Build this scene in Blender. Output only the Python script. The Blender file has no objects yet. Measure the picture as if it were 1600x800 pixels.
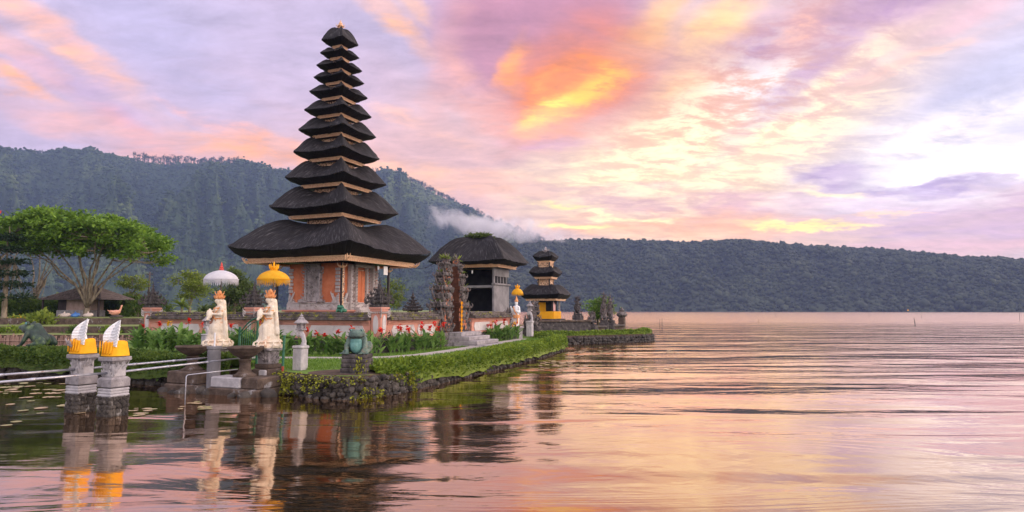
import bpy, bmesh, math, random
import numpy as np
from mathutils import Vector, Matrix, noise as mnoise
R = math.radians
sc = bpy.context.scene
COL = sc.collection

# ------------------------------------------------------------------ camera
CAM_H = 2.2
PITCH = math.atan(0.084)
cd = bpy.data.cameras.new('camera'); cam = bpy.data.objects.new('camera', cd); COL.objects.link(cam)
cam.location = (0, 0, CAM_H); cam.rotation_euler = (math.pi/2 + PITCH, 0, 0)
cd.sensor_width = 36; cd.lens = 22.5; cd.clip_start = .1; cd.clip_end = 20000
sc.camera = cam

def ray(px, py):
    a = (px-800)/1000; b = (400-py)/1000
    return Vector((a, math.cos(PITCH)-b*math.sin(PITCH), math.sin(PITCH)+b*math.cos(PITCH)))
def atY(px, py, Y):
    d = ray(px, py); k = Y/d.y
    return Vector((d.x*k, Y, CAM_H+d.z*k))
def atZ(px, py, z):
    d = ray(px, py); k = (z-CAM_H)/d.z
    return Vector((d.x*k, d.y*k, z))
def az_el(px, py):
    d = ray(px, py).normalized()
    return math.atan2(d.x, d.y), math.asin(d.z)

# ------------------------------------------------------------------ sky, sun, exposure
SUN_EL, SUN_AZ = R(16), R(58)
w = bpy.data.worlds.new('World'); sc.world = w; w.use_nodes = True
SKY_SAT, SKY_VAL = 1.16, 1.12
def build_sky():
    nt = w.node_tree; nt.nodes.clear(); N = nt.nodes.new; L = nt.links.new
    def math_(op, a, b=None, clamp=False):
        n = N('ShaderNodeMath'); n.operation = op; n.use_clamp = clamp
        for i, v in enumerate((a, b)):
            if v is None: continue
            if isinstance(v, (int, float)): n.inputs[i].default_value = v
            else: L(v, n.inputs[i])
        return n.outputs[0]
    def noise(vec, scale, detail=5, rough=.55, dist=0.):
        n = N('ShaderNodeTexNoise'); n.inputs['Scale'].default_value = scale; n.inputs['Detail'].default_value = detail
        n.inputs['Roughness'].default_value = rough; n.inputs['Distortion'].default_value = dist; L(vec, n.inputs['Vector']); return n
    def smooth(v, a, b, c=0., d=1.):
        n = N('ShaderNodeMapRange'); n.interpolation_type = 'SMOOTHSTEP'
        for k, x in zip(('From Min', 'From Max', 'To Min', 'To Max'), (a, b, c, d)): n.inputs[k].default_value = x
        L(v, n.inputs['Value']); return n.outputs[0]
    def mix(f, a, b, mode='MIX'):
        n = N('ShaderNodeMix'); n.data_type = 'RGBA'; n.blend_type = mode; n.clamp_factor = True
        if isinstance(f, (int, float)): n.inputs[0].default_value = f
        else: L(f, n.inputs[0])
        for i, v in ((6, a), (7, b)):
            if isinstance(v, tuple): n.inputs[i].default_value = (*v, 1)
            else: L(v, n.inputs[i])
        return n.outputs[2]
    tc = N('ShaderNodeTexCoord'); d = tc.outputs['Generated']
    sep = N('ShaderNodeSeparateXYZ'); L(d, sep.inputs[0]); x, y, z = sep.outputs
    az = math_('ARCTAN2', x, y); el = math_('ARCSINE', z)
    zz = math_('ADD', math_('MAXIMUM', z, 0.), .16)
    cp = N('ShaderNodeCombineXYZ'); L(math_('DIVIDE', x, zz), cp.inputs[0]); L(math_('DIVIDE', y, zz), cp.inputs[1])
    plane = cp.outputs[0]                                   # where the view ray meets a high cloud deck
    n_warp = noise(plane, .9, 4, .55)
    comb = N('ShaderNodeCombineXYZ'); L(az, comb.inputs[0]); L(el, comb.inputs[1])
    wv = N('ShaderNodeVectorMath'); wv.operation = 'SUBTRACT'; L(n_warp.outputs['Color'], wv.inputs[0]); wv.inputs[1].default_value = (.5, .5, .5)
    ws = N('ShaderNodeVectorMath'); ws.operation = 'MULTIPLY'; L(wv.outputs[0], ws.inputs[0]); ws.inputs[1].default_value = (.12, .07, 0)
    wa = N('ShaderNodeVectorMath'); wa.operation = 'ADD'; L(comb.outputs[0], wa.inputs[0]); L(ws.outputs[0], wa.inputs[1])
    P = wa.outputs[0]
    # fine warp for ragged edges
    n_w2 = noise(plane, 4.2, 5, .6)
    wv2 = N('ShaderNodeVectorMath'); wv2.operation = 'SUBTRACT'; L(n_w2.outputs['Color'], wv2.inputs[0]); wv2.inputs[1].default_value = (.5, .5, .5)
    ws2 = N('ShaderNodeVectorMath'); ws2.operation = 'MULTIPLY'; L(wv2.outputs[0], ws2.inputs[0]); ws2.inputs[1].default_value = (.10, .055, 0)
    wa2 = N('ShaderNodeVectorMath'); wa2.operation = 'ADD'; L(P, wa2.inputs[0]); L(ws2.outputs[0], wa2.inputs[1])
    P2 = wa2.outputs[0]
    # cloud textures on the deck, drawn out along the wind (towards the bright west)
    mp = N('ShaderNodeMapping'); mp.inputs['Rotation'].default_value = (0, 0, R(-32)); mp.inputs['Scale'].default_value = (.55, 1.7, 1); L(plane, mp.inputs[0])
    streak = noise(mp.outputs[0], 1.5, 11, .64, .6).outputs['Fac']
    mp3 = N('ShaderNodeMapping'); mp3.inputs['Rotation'].default_value = (0, 0, R(-60)); mp3.inputs['Scale'].default_value = (.8, 1.3, 1); L(plane, mp3.inputs[0])
    puffs = noise(mp3.outputs[0], 3.6, 12, .66, .5).outputs['Fac']
    broad = noise(plane, .8, 3, .5, .3).outputs['Fac']
    mp4 = N('ShaderNodeMapping'); mp4.inputs['Scale'].default_value = (5., 26., 1); L(P, mp4.inputs[0])
    bars = noise(mp4.outputs[0], 1.0, 5, .6, .2).outputs['Fac']   # long low bars of cloud above the horizon
    mp5 = N('ShaderNodeMapping'); mp5.inputs['Rotation'].default_value = (0, 0, R(-48)); mp5.inputs['Scale'].default_value = (.75, 1.25, 1); L(plane, mp5.inputs[0])
    mott = noise(mp5.outputs[0], 7.0, 12, .70, .35).outputs['Fac']              # small broken altocumulus
    s1 = smooth(streak, .40, .62); s2 = smooth(puffs, .40, .60); s3 = smooth(bars, .43, .60); s4 = smooth(mott, .42, .58); b1 = smooth(broad, .35, .65)
    s5 = smooth(math_('ADD', math_('MULTIPLY', puffs, .55), math_('MULTIPLY', mott, .45)), .42, .57)
    def sr(r, g, b_, k=1.):
        f = lambda c: ((c/255+.055)/1.055)**2.4 if c > 10 else c/255/12.92
        return tuple(f(c)/1.366*k for c in (r, g, b_))
    c = mix(b1, sr(206, 184, 204), sr(188, 180, 206))
    state = {'c': c}
    def blob(px, py, sx, sy, rot, col, k, m=None, mlo=0., vec=None, inner=.15):
        a, e = az_el(px, py)
        n = N('ShaderNodeMapping'); n.vector_type = 'TEXTURE'
        n.inputs['Location'].default_value = (a, e, 0); n.inputs['Rotation'].default_value = (0, 0, R(rot)); n.inputs['Scale'].default_value = (sx/1000, sy/1000, 1)
        L(vec or P, n.inputs[0])
        l = N('ShaderNodeVectorMath'); l.operation = 'LENGTH'; L(n.outputs[0], l.inputs[0])
        f = smooth(l.outputs['Value'], 1., inner, 0., k)
        if m is not None:
            f = math_('MULTIPLY', f, math_('ADD', math_('MULTIPLY', m, 1-mlo), mlo))
        state['c'] = mix(f, state['c'], col)
    inv = lambda v: math_('SUBTRACT', 1., v)
    # wide glows first, then the clouds one by one
    blob(1180, 250, 640, 330, 0, sr(255, 208, 164), .88)                      # the glowing west
    blob(640, 240, 420, 170, -12, sr(240, 192, 178), .8)                      # peach veil round the tower
    blob(1540, 150, 330, 140, 22, sr(204, 202, 224), .92)                     # open grey blue sky, right
    blob(1250, 110, 330, 120, 30, sr(212, 172, 190), .75, s5, .45, P2)        # mauve broken deck
    blob(1150, 215, 330, 150, 28, sr(255, 238, 188, 1.35), .97, s4, .35, P2)  # mottled yellow field
    blob(1000, 270, 300, 90, 10, sr(255, 234, 184, 1.32), .95, s5, .5, P2)
    blob(1120, 150, 330, 150, 34, sr(250, 178, 140, 1.05), .62, inv(s4), .05, P2)   # salmon flecks between
    blob(1090, 70, 200, 60, 36, sr(255, 208, 150, 1.2), .9, s5, .35, P2)
    blob(1180, 130, 110, 60, 30, sr(248, 235, 238, 1.1), .8, s4, .2, P2)
    blob(1275, 95, 260, 34, 38, sr(196, 158, 184), .85, s5, .45, P2)          # violet band that climbs to the right
    blob(1330, 15, 330, 48, 8, sr(184, 146, 178), .95, s2, .55, P2)
    blob(1262, 32, 70, 30, 30, sr(255, 196, 158, 1.1), .95, s5, .3, P2)
    blob(1440, 65, 240, 22, 20, sr(238, 196, 200), .7, s1, .3, P2)
    blob(1410, 105, 150, 10, 14, sr(250, 205, 185, 1.1), .8, s5, .2, P2)
    blob(1540, 210, 260, 26, 24, sr(238, 232, 242, 1.1), .8, s1, .3, P2)
    blob(1500, 272, 300, 62, 6, sr(255, 250, 246, 1.4), 1., s2, .75, P2)       # white blaze low in the sky
    blob(1380, 240, 240, 40, 16, sr(255, 240, 224, 1.2), .85, s5, .3, P2)
    blob(850, 60, 250, 150, -8, sr(200, 148, 162), 1., vec=P, inner=.45)      # mauve bowl above the burning cloud
    blob(880, 12, 240, 40, 6, sr(190, 140, 156), .8)
    blob(700, 95, 46, 120, -16, sr(250, 188, 170), .85, s1, .35, P2)
    blob(745, 150, 130, 46, -48, sr(246, 186, 168), .8, s2, .4, P2)
    blob(1000, 60, 150, 46, 44, sr(255, 206, 150, 1.15), .9, s2, .5, P2)      # bright rim of the bowl
    blob(905, 120, 150, 95, 30, sr(240, 152, 108), .95, s2, .6, P2)
    blob(895, 128, 200, 120, 28, sr(236, 150, 112), .85, s2, .5, P2)
    blob(885, 135, 125, 74, 26, sr(255, 160, 78, 1.15), 1., s5, .55, P2)      # burning heart
    blob(875, 172, 86, 26, 26, sr(255, 222, 120, 1.3), 1., s4, .6, P2)
    blob(930, 140, 70, 24, 40, sr(255, 200, 100, 1.2), .9, s4, .3, P2)
    blob(815, 110, 30, 60, -30, sr(255, 172, 105, 1.1), .95, s2, .5, P2)
    blob(862, 88, 80, 30, 22, sr(206, 138, 128), .85, s2, .5, P2)
    blob(905, 112, 60, 16, 30, sr(226, 150, 112), .7, s5, .4, P2)
    blob(800, 100, 22, 70, -28, sr(255, 178, 118, 1.1), .85, s5, .5, P2)
    blob(850, 205, 120, 26, 20, sr(252, 186, 150, 1.05), .8, s2, .5, P2)
    blob(845, 228, 120, 18, 0, sr(214, 168, 184), .65, s5, .3, P2)
    # left side: lavender sky with long salmon streaks
    blob(250, 70, 330, 80, -24, sr(190, 180, 208), .85, s1, .5, P2)
    blob(470, 110, 220, 90, -20, sr(204, 190, 216), .7)
    blob(55, 55, 190, 34, -28, sr(255, 196, 164, 1.1), 1., s1, .4, P2)
    blob(20, 25, 130, 20, -20, sr(238, 190, 190), .8, s2, .3, P2)
    blob(10, 92, 80, 20, -24, sr(255, 192, 150, 1.1), 1., s2, .5, P2)
    blob(8, 135, 70, 16, -20, sr(255, 190, 150, 1.1), 1., s2, .5, P2)
    blob(180, 190, 210, 24, -20, sr(240, 184, 186), .9, s1, .2, P2)
    blob(340, 190, 130, 15, -16, sr(246, 192, 182), .9, s5, .2, P2)
    blob(70, 120, 200, 26, -18, sr(206, 178, 204), .8, s2, .3, P2)
    blob(220, 225, 320, 28, -8, sr(246, 190, 176), .9, s1, .45, P2)
    blob(430, 240, 230, 34, -6, sr(255, 184, 138, 1.1), .95, s2, .5, P2)      # glow along the left ridge
    blob(600, 20, 120, 26, -34, sr(255, 196, 156, 1.12), 1., s2, .45, P2)     # salmon streak by the tower tip
    blob(640, 8, 60, 22, -30, sr(255, 200, 156, 1.15), 1., s2, .5, P2)
    blob(660, 205, 150, 20, -22, sr(252, 200, 176, 1.05), .8, s5, .2, P2)
    blob(690, 285, 260, 30, -4, sr(255, 200, 160, 1.1), .9, s2, .45, P2)
    # low bank of mauve cloud with burning gaps above the far shore
    blob(1200, 322, 620, 46, -3, sr(228, 180, 178), .9, s3, .4, P2)
    blob(1500, 335, 330, 62, -6, sr(196, 164, 190), .95, s3, .55, P2)
    blob(930, 300, 150, 20, -2, sr(240, 196, 190), .8, s3, .3, P2)
    blob(1312, 268, 74, 20, -3, sr(184, 152, 188), 1., s2, .7, P2)
    blob(1440, 284, 170, 13, -3, sr(184, 158, 194), .95, s2, .6, P2)
    blob(1290, 292, 90, 10, -5, sr(255, 234, 190, 1.25), 1., s2, .6, P2)
    blob(1050, 352, 330, 34, 0, sr(255, 192, 146, 1.1), .95, s2, .6, P2)
    blob(1260, 342, 130, 8, -5, sr(255, 232, 150, 1.3), 1., s5, .45, P2)
    blob(1320, 348, 60, 6, -3, sr(255, 226, 150, 1.3), 1., s2, .6, P2)
    blob(905, 352, 95, 9, -3, sr(255, 236, 160, 1.3), 1., s5, .5, P2)
    blob(975, 334, 75, 9, -5, sr(255, 240, 180, 1.35), 1., s5, .5, P2)
    blob(880, 318, 90, 7, -2, sr(255, 232, 160, 1.2), .95, s5, .4, P2)
    blob(1390, 325, 60, 6, -6, sr(255, 214, 180, 1.15), .95, s5, .4, P2)
    blob(1480, 388, 300, 14, 0, sr(232, 186, 190), .7)
    tex = math_('ADD', math_('MULTIPLY', math_('SUBTRACT', mott, .5), .95), math_('MULTIPLY', math_('SUBTRACT', streak, .5), .65))
    vm = N('ShaderNodeVectorMath'); vm.operation = 'SCALE'; L(state['c'], vm.inputs[0]); L(math_('ADD', tex, 1.), vm.inputs['Scale'])
    hs = N('ShaderNodeHueSaturation'); hs.inputs['Saturation'].default_value = SKY_SAT; hs.inputs['Value'].default_value = SKY_VAL; L(vm.outputs[0], hs.inputs['Color'])
    front = hs.outputs[0]
    # the sky behind the photographer: unseen, made brighter rightward to light the front faces; and the zenith
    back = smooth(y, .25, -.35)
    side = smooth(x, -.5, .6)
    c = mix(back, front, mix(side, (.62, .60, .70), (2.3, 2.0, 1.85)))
    top = smooth(z, .50, .80)
    c = mix(top, c, mix(s1, (.85, .78, .9), (1.0, .85, .85)))
    low = smooth(z, -.02, -.2); c = mix(low, c, (.25, .2, .2))
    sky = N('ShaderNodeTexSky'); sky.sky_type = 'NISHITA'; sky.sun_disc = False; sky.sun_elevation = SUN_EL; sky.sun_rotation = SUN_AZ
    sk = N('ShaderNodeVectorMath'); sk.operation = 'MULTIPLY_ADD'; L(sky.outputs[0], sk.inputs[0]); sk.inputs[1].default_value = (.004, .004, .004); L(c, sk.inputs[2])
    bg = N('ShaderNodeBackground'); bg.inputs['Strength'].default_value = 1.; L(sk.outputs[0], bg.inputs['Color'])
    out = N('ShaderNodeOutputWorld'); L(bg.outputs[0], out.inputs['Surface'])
build_sky()
w.cycles.sampling_method = 'MANUAL'; w.cycles.sample_map_resolution = 1024

sd = bpy.data.lights.new('sun', 'SUN'); sun = bpy.data.objects.new('sun', sd); COL.objects.link(sun)
sd.energy = 1.7; sd.angle = R(22); sd.color = (1, .78, .58)
_d = Vector((math.sin(SUN_AZ)*math.cos(SUN_EL), math.cos(SUN_AZ)*math.cos(SUN_EL), math.sin(SUN_EL)))
sun.rotation_euler = _d.to_track_quat('Z', 'Y').to_euler(); sun.location = _d*100
sc.view_settings.view_transform = 'Standard'; sc.view_settings.look = 'None'; sc.view_settings.gamma = 1
sc.view_settings.exposure = .62; sc.view_settings.use_curve_mapping = False
sc.cycles.max_bounces = 6; sc.cycles.diffuse_bounces = 3; sc.cycles.glossy_bounces = 3; sc.cycles.transparent_max_bounces = 8; sc.cycles.volume_bounces = 2
sc.cycles.caustics_reflective = False; sc.cycles.caustics_refractive = False

# ------------------------------------------------------------------ helpers
def tag(o, label=None, cat=None, group=None, kind=None):
    if label: o['label'] = label
    if cat: o['category'] = cat
    if group: o['group'] = group
    if kind: o['kind'] = kind
    return o
def thing(name, label, cat, loc=(0, 0, 0), rz=0., group=None):
    o = bpy.data.objects.new(name, None); o.empty_display_size = .2; COL.objects.link(o)
    o.location = loc; o.rotation_euler = (0, 0, rz)
    return tag(o, label, cat, group)
KIDS = {}
def link(name, me, parent=None):
    o = bpy.data.objects.new(name, me); COL.objects.link(o)
    if parent is not None:
        o.parent = parent; KIDS.setdefault(parent.name, []).append(o)
    return o
def copy_tree(o, parent=None):
    c = o.copy(); COL.objects.link(c)
    if parent is not None:
        c.parent = parent; KIDS.setdefault(parent.name, []).append(c)
    for ch in list(KIDS.get(o.name, [])): copy_tree(ch, c)
    return c

class MB:
    def __init__(s): s.v = []; s.f = []; s.uv = {}
    def add(s, vs, fs):
        b = len(s.v); s.v += [tuple(p) for p in vs]; s.f += [tuple(i+b for i in f) for f in fs]
    def box(s, x0, x1, y0, y1, z0, z1, M=None, bev=0.):
        if bev <= 0:
            vs = [(x, y, z) for z in (z0, z1) for x, y in ((x0, y0), (x1, y0), (x1, y1), (x0, y1))]
            fs = [(3, 2, 1, 0), (4, 5, 6, 7), (0, 1, 5, 4), (1, 2, 6, 5), (2, 3, 7, 6), (3, 0, 4, 7)]
        else:
            b = bev; vs = []; rings = [(z0, b), (z0+b, 0), (z1-b, 0), (z1, b)]
            for z, i in rings:
                c = b
                X0, X1, Y0, Y1 = x0+i, x1-i, y0+i, y1-i
                vs += [(X0+c, Y0, z), (X1-c, Y0, z), (X1, Y0+c, z), (X1, Y1-c, z), (X1-c, Y1, z), (X0+c, Y1, z), (X0, Y1-c, z), (X0, Y0+c, z)]
            fs = [tuple(range(7, -1, -1)), tuple(range(24, 32))]
            for r in range(3):
                for k in range(8): fs.append((r*8+k, r*8+(k+1) % 8, r*8+8+(k+1) % 8, r*8+8+k))
        if M is not None: vs = [M @ Vector(p) for p in vs]
        s.add(vs, fs)
    def cbox(s, c, h, bev=0., M=None): s.box(c[0]-h[0], c[0]+h[0], c[1]-h[1], c[1]+h[1], c[2]-h[2], c[2]+h[2], M, bev)
    def frustum(s, a, z0, b, z1, cx=0, cy=0, ay=None, by=None):
        ay = a if ay is None else ay; by = b if by is None else by
        vs = [(cx-a, cy-ay, z0), (cx+a, cy-ay, z0), (cx+a, cy+ay, z0), (cx-a, cy+ay, z0), (cx-b, cy-by, z1), (cx+b, cy-by, z1), (cx+b, cy+by, z1), (cx-b, cy+by, z1)]
        s.add(vs, [(3, 2, 1, 0), (4, 5, 6, 7), (0, 1, 5, 4), (1, 2, 6, 5), (2, 3, 7, 6), (3, 0, 4, 7)])
    def tube(s, pts, rad, n=7, cap=True):
        pts = [Vector(p) for p in pts]
        if isinstance(rad, (int, float)): rad = [rad]*len(pts)
        vs = []; pr = None
        for i, p in enumerate(pts):
            t = (pts[min(i+1, len(pts)-1)]-pts[max(i-1, 0)]).normalized()
            if pr is None: pr = t.orthogonal().normalized()
            pr = (pr - t*pr.dot(t)); pr = pr.normalized() if pr.length > 1e-6 else t.orthogonal().normalized()
            q = t.cross(pr)
            for k in range(n):
                a = 2*math.pi*k/n; vs.append(p+(pr*math.cos(a)+q*math.sin(a))*rad[i])
        fs = [(i*n+k, i*n+(k+1) % n, (i+1)*n+(k+1) % n, (i+1)*n+k) for i in range(len(pts)-1) for k in range(n)]
        if cap: fs += [tuple(range(n-1, -1, -1)), tuple((len(pts)-1)*n+k for k in range(n))]
        s.add(vs, fs)
    def lathe(s, prof, n=16, c=(0, 0, 0), wob=0.):
        vs = []; fs = []
        for r, z in prof:
            for k in range(n):
                a = 2*math.pi*k/n; rr = r*(1+(wob*math.sin(k*7.3+z*20) if wob else 0))
                vs.append((c[0]+rr*math.cos(a), c[1]+rr*math.sin(a), c[2]+z))
        for i in range(len(prof)-1):
            for k in range(n): fs.append((i*n+k, i*n+(k+1) % n, (i+1)*n+(k+1) % n, (i+1)*n+k))
        fs += [tuple(range(n-1, -1, -1)), tuple((len(prof)-1)*n+k for k in range(n))]
        s.add(vs, fs)
    def sphere(s, c, r, n=10, m=6, M=None):
        if isinstance(r, (int, float)): r = (r, r, r)
        vs = []; fs = []
        for i in range(m+1):
            th = math.pi*i/m
            for k in range(n):
                a = 2*math.pi*k/n; p = Vector((r[0]*max(math.sin(th), .02)*math.cos(a), r[1]*max(math.sin(th), .02)*math.sin(a), -r[2]*math.cos(th)))
                if M is not None: p = M @ p
                vs.append(p+Vector(c))
        for i in range(m):
            for k in range(n): fs.append((i*n+k, i*n+(k+1) % n, (i+1)*n+(k+1) % n, (i+1)*n+k))
        fs += [tuple(range(n-1, -1, -1)), tuple(m*n+k for k in range(n))]
        s.add(vs, fs)
    def rock(s, c, r, rng, flat=1.):
        o = Vector((rng.uniform(-99, 99), rng.uniform(-99, 99), rng.uniform(-99, 99))); b = len(s.v)
        s.sphere((0, 0, 0), 1, 8, 5)
        Q = Matrix.Rotation(rng.uniform(0, 6.28), 3, 'Z') @ Matrix.Rotation(rng.uniform(-.4, .4), 3, 'X')
        for i in range(b, len(s.v)):
            p = Vector(s.v[i]); k = 1+.42*mnoise.noise(p*1.5+o)
            p = Vector((p.x*k*r[0], p.y*k*r[1], p.z*k*r[2]*flat)); s.v[i] = tuple(Q @ p+Vector(c))
    def flame(s, p, out, size, curl=1., rad=.16, n=5):
        """one carved curl: a tapering horn that leaves along OUT and curls upward"""
        p = Vector(p); out = Vector(out).normalized(); up = Vector((0, 0, 1)); pts = []; rr = []
        q = p.copy()
        for i in range(6):
            t = i/5; ang = curl*(t*2.0-.2)
            d = out*math.cos(ang)+up*math.sin(ang)
            pts.append(q.copy()); q = q+d*size*.26; rr.append(size*rad*(1-t*.85)*(1 if i else .8))
        s.tube(pts, rr, n)
    def disc(s, c, r, n=10, tilt=0, notch=.4, ph=0., el=1.):
        vs = [c]; 
        for k in range(n+1):
            a = ph+notch/2+(2*math.pi-notch)*k/n; vs.append((c[0]+r*math.cos(a), c[1]+r*el*math.sin(a), c[2]))
        s.add(vs, [(0, k+1, k+2) for k in range(n)])
    def mesh(s, name, mat=None, smooth=False):
        me = bpy.data.meshes.new(name); me.from_pydata(s.v, [], s.f)
        if mat: me.materials.append(mat)
        if smooth: me.polygons.foreach_set('use_smooth', [True]*len(me.polygons))
        return me
    def build(s, name, mat, parent=None, smooth=False):
        return link(name, s.mesh(name, mat, smooth), parent)

def npmesh(name, V, F, mat=None, smooth=False):
    """mesh from arrays: V (n,3), F (m,k) with k = 3 or 4"""
    me = bpy.data.meshes.new(name); V = np.asarray(V, np.float32); F = np.asarray(F, np.int32); k = F.shape[1]
    me.vertices.add(len(V)); me.vertices.foreach_set('co', V.ravel())
    me.loops.add(F.size); me.loops.foreach_set('vertex_index', F.ravel())
    me.polygons.add(len(F)); me.polygons.foreach_set('loop_start', np.arange(0, F.size, k, dtype=np.int32))
    me.update(calc_edges=True)
    if smooth: me.polygons.foreach_set('use_smooth', np.ones(len(F), bool))
    if mat: me.materials.append(mat)
    return me
def leaves(C, size, rng, asp=.5, up=.35, droop=0., D=None):
    """leaf-sized folded quads at points C (n,3)"""
    C = np.asarray(C, float); n = len(C)
    d = rng.normal(size=(n, 3)) if D is None else np.asarray(D, float)+rng.normal(size=(n, 3))*.45
    d[:, 2] -= droop; d /= np.linalg.norm(d, axis=1)[:, None]+1e-9
    nn = rng.normal(size=(n, 3)); nn[:, 2] = np.abs(nn[:, 2])+up
    sd_ = np.cross(d, nn); sd_ /= np.linalg.norm(sd_, axis=1)[:, None]+1e-9
    nn = np.cross(sd_, d)
    L_ = size*rng.uniform(.6, 1.35, (n, 1))
    V = np.empty((n, 4, 3)); V[:, 0] = C; V[:, 1] = C+d*L_*.5+sd_*L_*asp*.5+nn*L_*.08; V[:, 2] = C+d*L_; V[:, 3] = C+d*L_*.5-sd_*L_*asp*.5+nn*L_*.08
    return V.reshape(-1, 3), np.arange(n*4).reshape(-1, 4)
def merge(parts):
    Vs, Fs, b = [], [], 0
    for V, F in parts: Vs.append(V); Fs.append(F+b); b += len(V)
    return np.concatenate(Vs), np.concatenate(Fs)

def sculpt(shapes, voxel, name, mat, parent=None, smooth=3, M=None):
    """one continuous surface grown over tapered capsules and ellipsoids"""
    mb = MB()
    for s in shapes:
        if s[0] == 'c':
            _, p0, r0, p1, r1 = s; p0 = Vector(p0); p1 = Vector(p1); ax = p1-p0; l = max(ax.length, 1e-4)
            prof = [(r0*math.sin(a), -r0*math.cos(a)) for a in (.05, .5, 1., 1.57)]+[(r1*math.cos(a), l+r1*math.sin(a)) for a in (0, .57, 1.07, 1.52)]
            Q = ax.to_track_quat('Z', 'Y').to_matrix() if ax.length > 1e-5 else Matrix.Identity(3)
            b = len(mb.v); mb.lathe(prof, 12)
            for i in range(b, len(mb.v)): mb.v[i] = tuple(Q @ Vector(mb.v[i])+p0)
        elif s[0] == 'e':
            rot = Matrix.Rotation(s[3][0], 3, 'X') @ Matrix.Rotation(s[3][1], 3, 'Y') @ Matrix.Rotation(s[3][2], 3, 'Z') if len(s) > 3 else None
            mb.sphere(s[1], s[2], 14, 9, rot)
        elif s[0] == 'b': mb.cbox(s[1], s[2])
    me = mb.mesh('tmp'); o = bpy.data.objects.new('tmp', me); COL.objects.link(o)
    m = o.modifiers.new('r', 'REMESH'); m.mode = 'VOXEL'; m.voxel_size = voxel; m.use_smooth_shade = True
    if smooth:
        m2 = o.modifiers.new('s', 'SMOOTH'); m2.factor = .5; m2.iterations = smooth
    dg = bpy.context.evaluated_depsgraph_get(); dg.update()
    out = bpy.data.meshes.new_from_object(o.evaluated_get(dg)); out.name = name
    bpy.data.objects.remove(o); bpy.data.meshes.remove(me)
    out.materials.clear(); out.materials.append(mat)
    out.polygons.foreach_set('use_smooth', [True]*len(out.polygons))
    return link(name, out, parent)

# ------------------------------------------------------------------ materials
def _mk(name):
    m = bpy.data.materials.new(name); m.use_nodes = True; nt = m.node_tree; b = nt.nodes['Principled BSDF']
    return m, nt, b
def pmat(name, c1, c2=None, scale=3., detail=6, rough=.85, bump=.0, bscale=None, sc3=(1, 1, 1), c3=None, s3=None, t3=(.55, .7), metal=0., spec=.3, contrast=(.35, .65), coord='Object', trans=0., island=0.):
    m, nt, b = _mk(name); N = nt.nodes.new; L = nt.links.new
    b.inputs['Roughness'].default_value = rough; b.inputs['Metallic'].default_value = metal; b.inputs['Specular IOR Level'].default_value = spec
    tc = N('ShaderNodeTexCoord'); mp = N('ShaderNodeMapping'); mp.inputs['Scale'].default_value = sc3; L(tc.outputs[coord], mp.inputs[0]); v = mp.outputs[0]
    c2 = c2 or c1
    n = N('ShaderNodeTexNoise'); n.inputs['Scale'].default_value = scale; n.inputs['Detail'].default_value = detail; n.inputs['Roughness'].default_value = .6; L(v, n.inputs['Vector'])
    mr = N('ShaderNodeMapRange'); mr.inputs['From Min'].default_value = contrast[0]; mr.inputs['From Max'].default_value = contrast[1]; L(n.outputs['Fac'], mr.inputs['Value'])
    fac = mr.outputs[0]
    if island:
        g = N('ShaderNodeNewGeometry'); a = N('ShaderNodeMath'); a.operation = 'MULTIPLY_ADD'; L(g.outputs['Random Per Island'], a.inputs[0]); a.inputs[1].default_value = island
        s_ = N('ShaderNodeMath'); s_.operation = 'MULTIPLY_ADD'; L(fac, s_.inputs[0]); s_.inputs[1].default_value = 1-island; s_.inputs[2].default_value = 0; L(s_.outputs[0], a.inputs[2]); fac = a.outputs[0]
    mx = N('ShaderNodeMix'); mx.data_type = 'RGBA'; L(fac, mx.inputs[0]); mx.inputs[6].default_value = (*c1, 1); mx.inputs[7].default_value = (*c2, 1)
    col = mx.outputs[2]
    if c3:
        n3 = N('ShaderNodeTexNoise'); n3.inputs['Scale'].default_value = s3 or scale*.5; n3.inputs['Detail'].default_value = 7; n3.inputs['Roughness'].default_value = .65; L(v, n3.inputs['Vector'])
        m3 = N('ShaderNodeMapRange'); m3.inputs['From Min'].default_value = t3[0]; m3.inputs['From Max'].default_value = t3[1]; L(n3.outputs['Fac'], m3.inputs['Value'])
        x3 = N('ShaderNodeMix'); x3.data_type = 'RGBA'; L(m3.outputs[0], x3.inputs[0]); L(col, x3.inputs[6]); x3.inputs[7].default_value = (*c3, 1); col = x3.outputs[2]
    L(col, b.inputs['Base Color'])
    if bump:
        nb = N('ShaderNodeTexNoise'); nb.inputs['Scale'].default_value = bscale or scale*3; nb.inputs['Detail'].default_value = 6; L(v, nb.inputs['Vector'])
        bp = N('ShaderNodeBump'); bp.inputs['Strength'].default_value = min(1, bump); bp.inputs['Distance'].default_value = .03; L(nb.outputs['Fac'], bp.inputs['Height']); L(bp.outputs[0], b.inputs['Normal'])
    if trans:
        tb = N('ShaderNodeBsdfTranslucent'); L(col, tb.inputs['Color']); ms = N('ShaderNodeMixShader'); ms.inputs[0].default_value = trans
        L(b.outputs[0], ms.inputs[1]); L(tb.outputs[0], ms.inputs[2]); L(ms.outputs[0], nt.nodes['Material Output'].inputs['Surface'])
    return m

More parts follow.
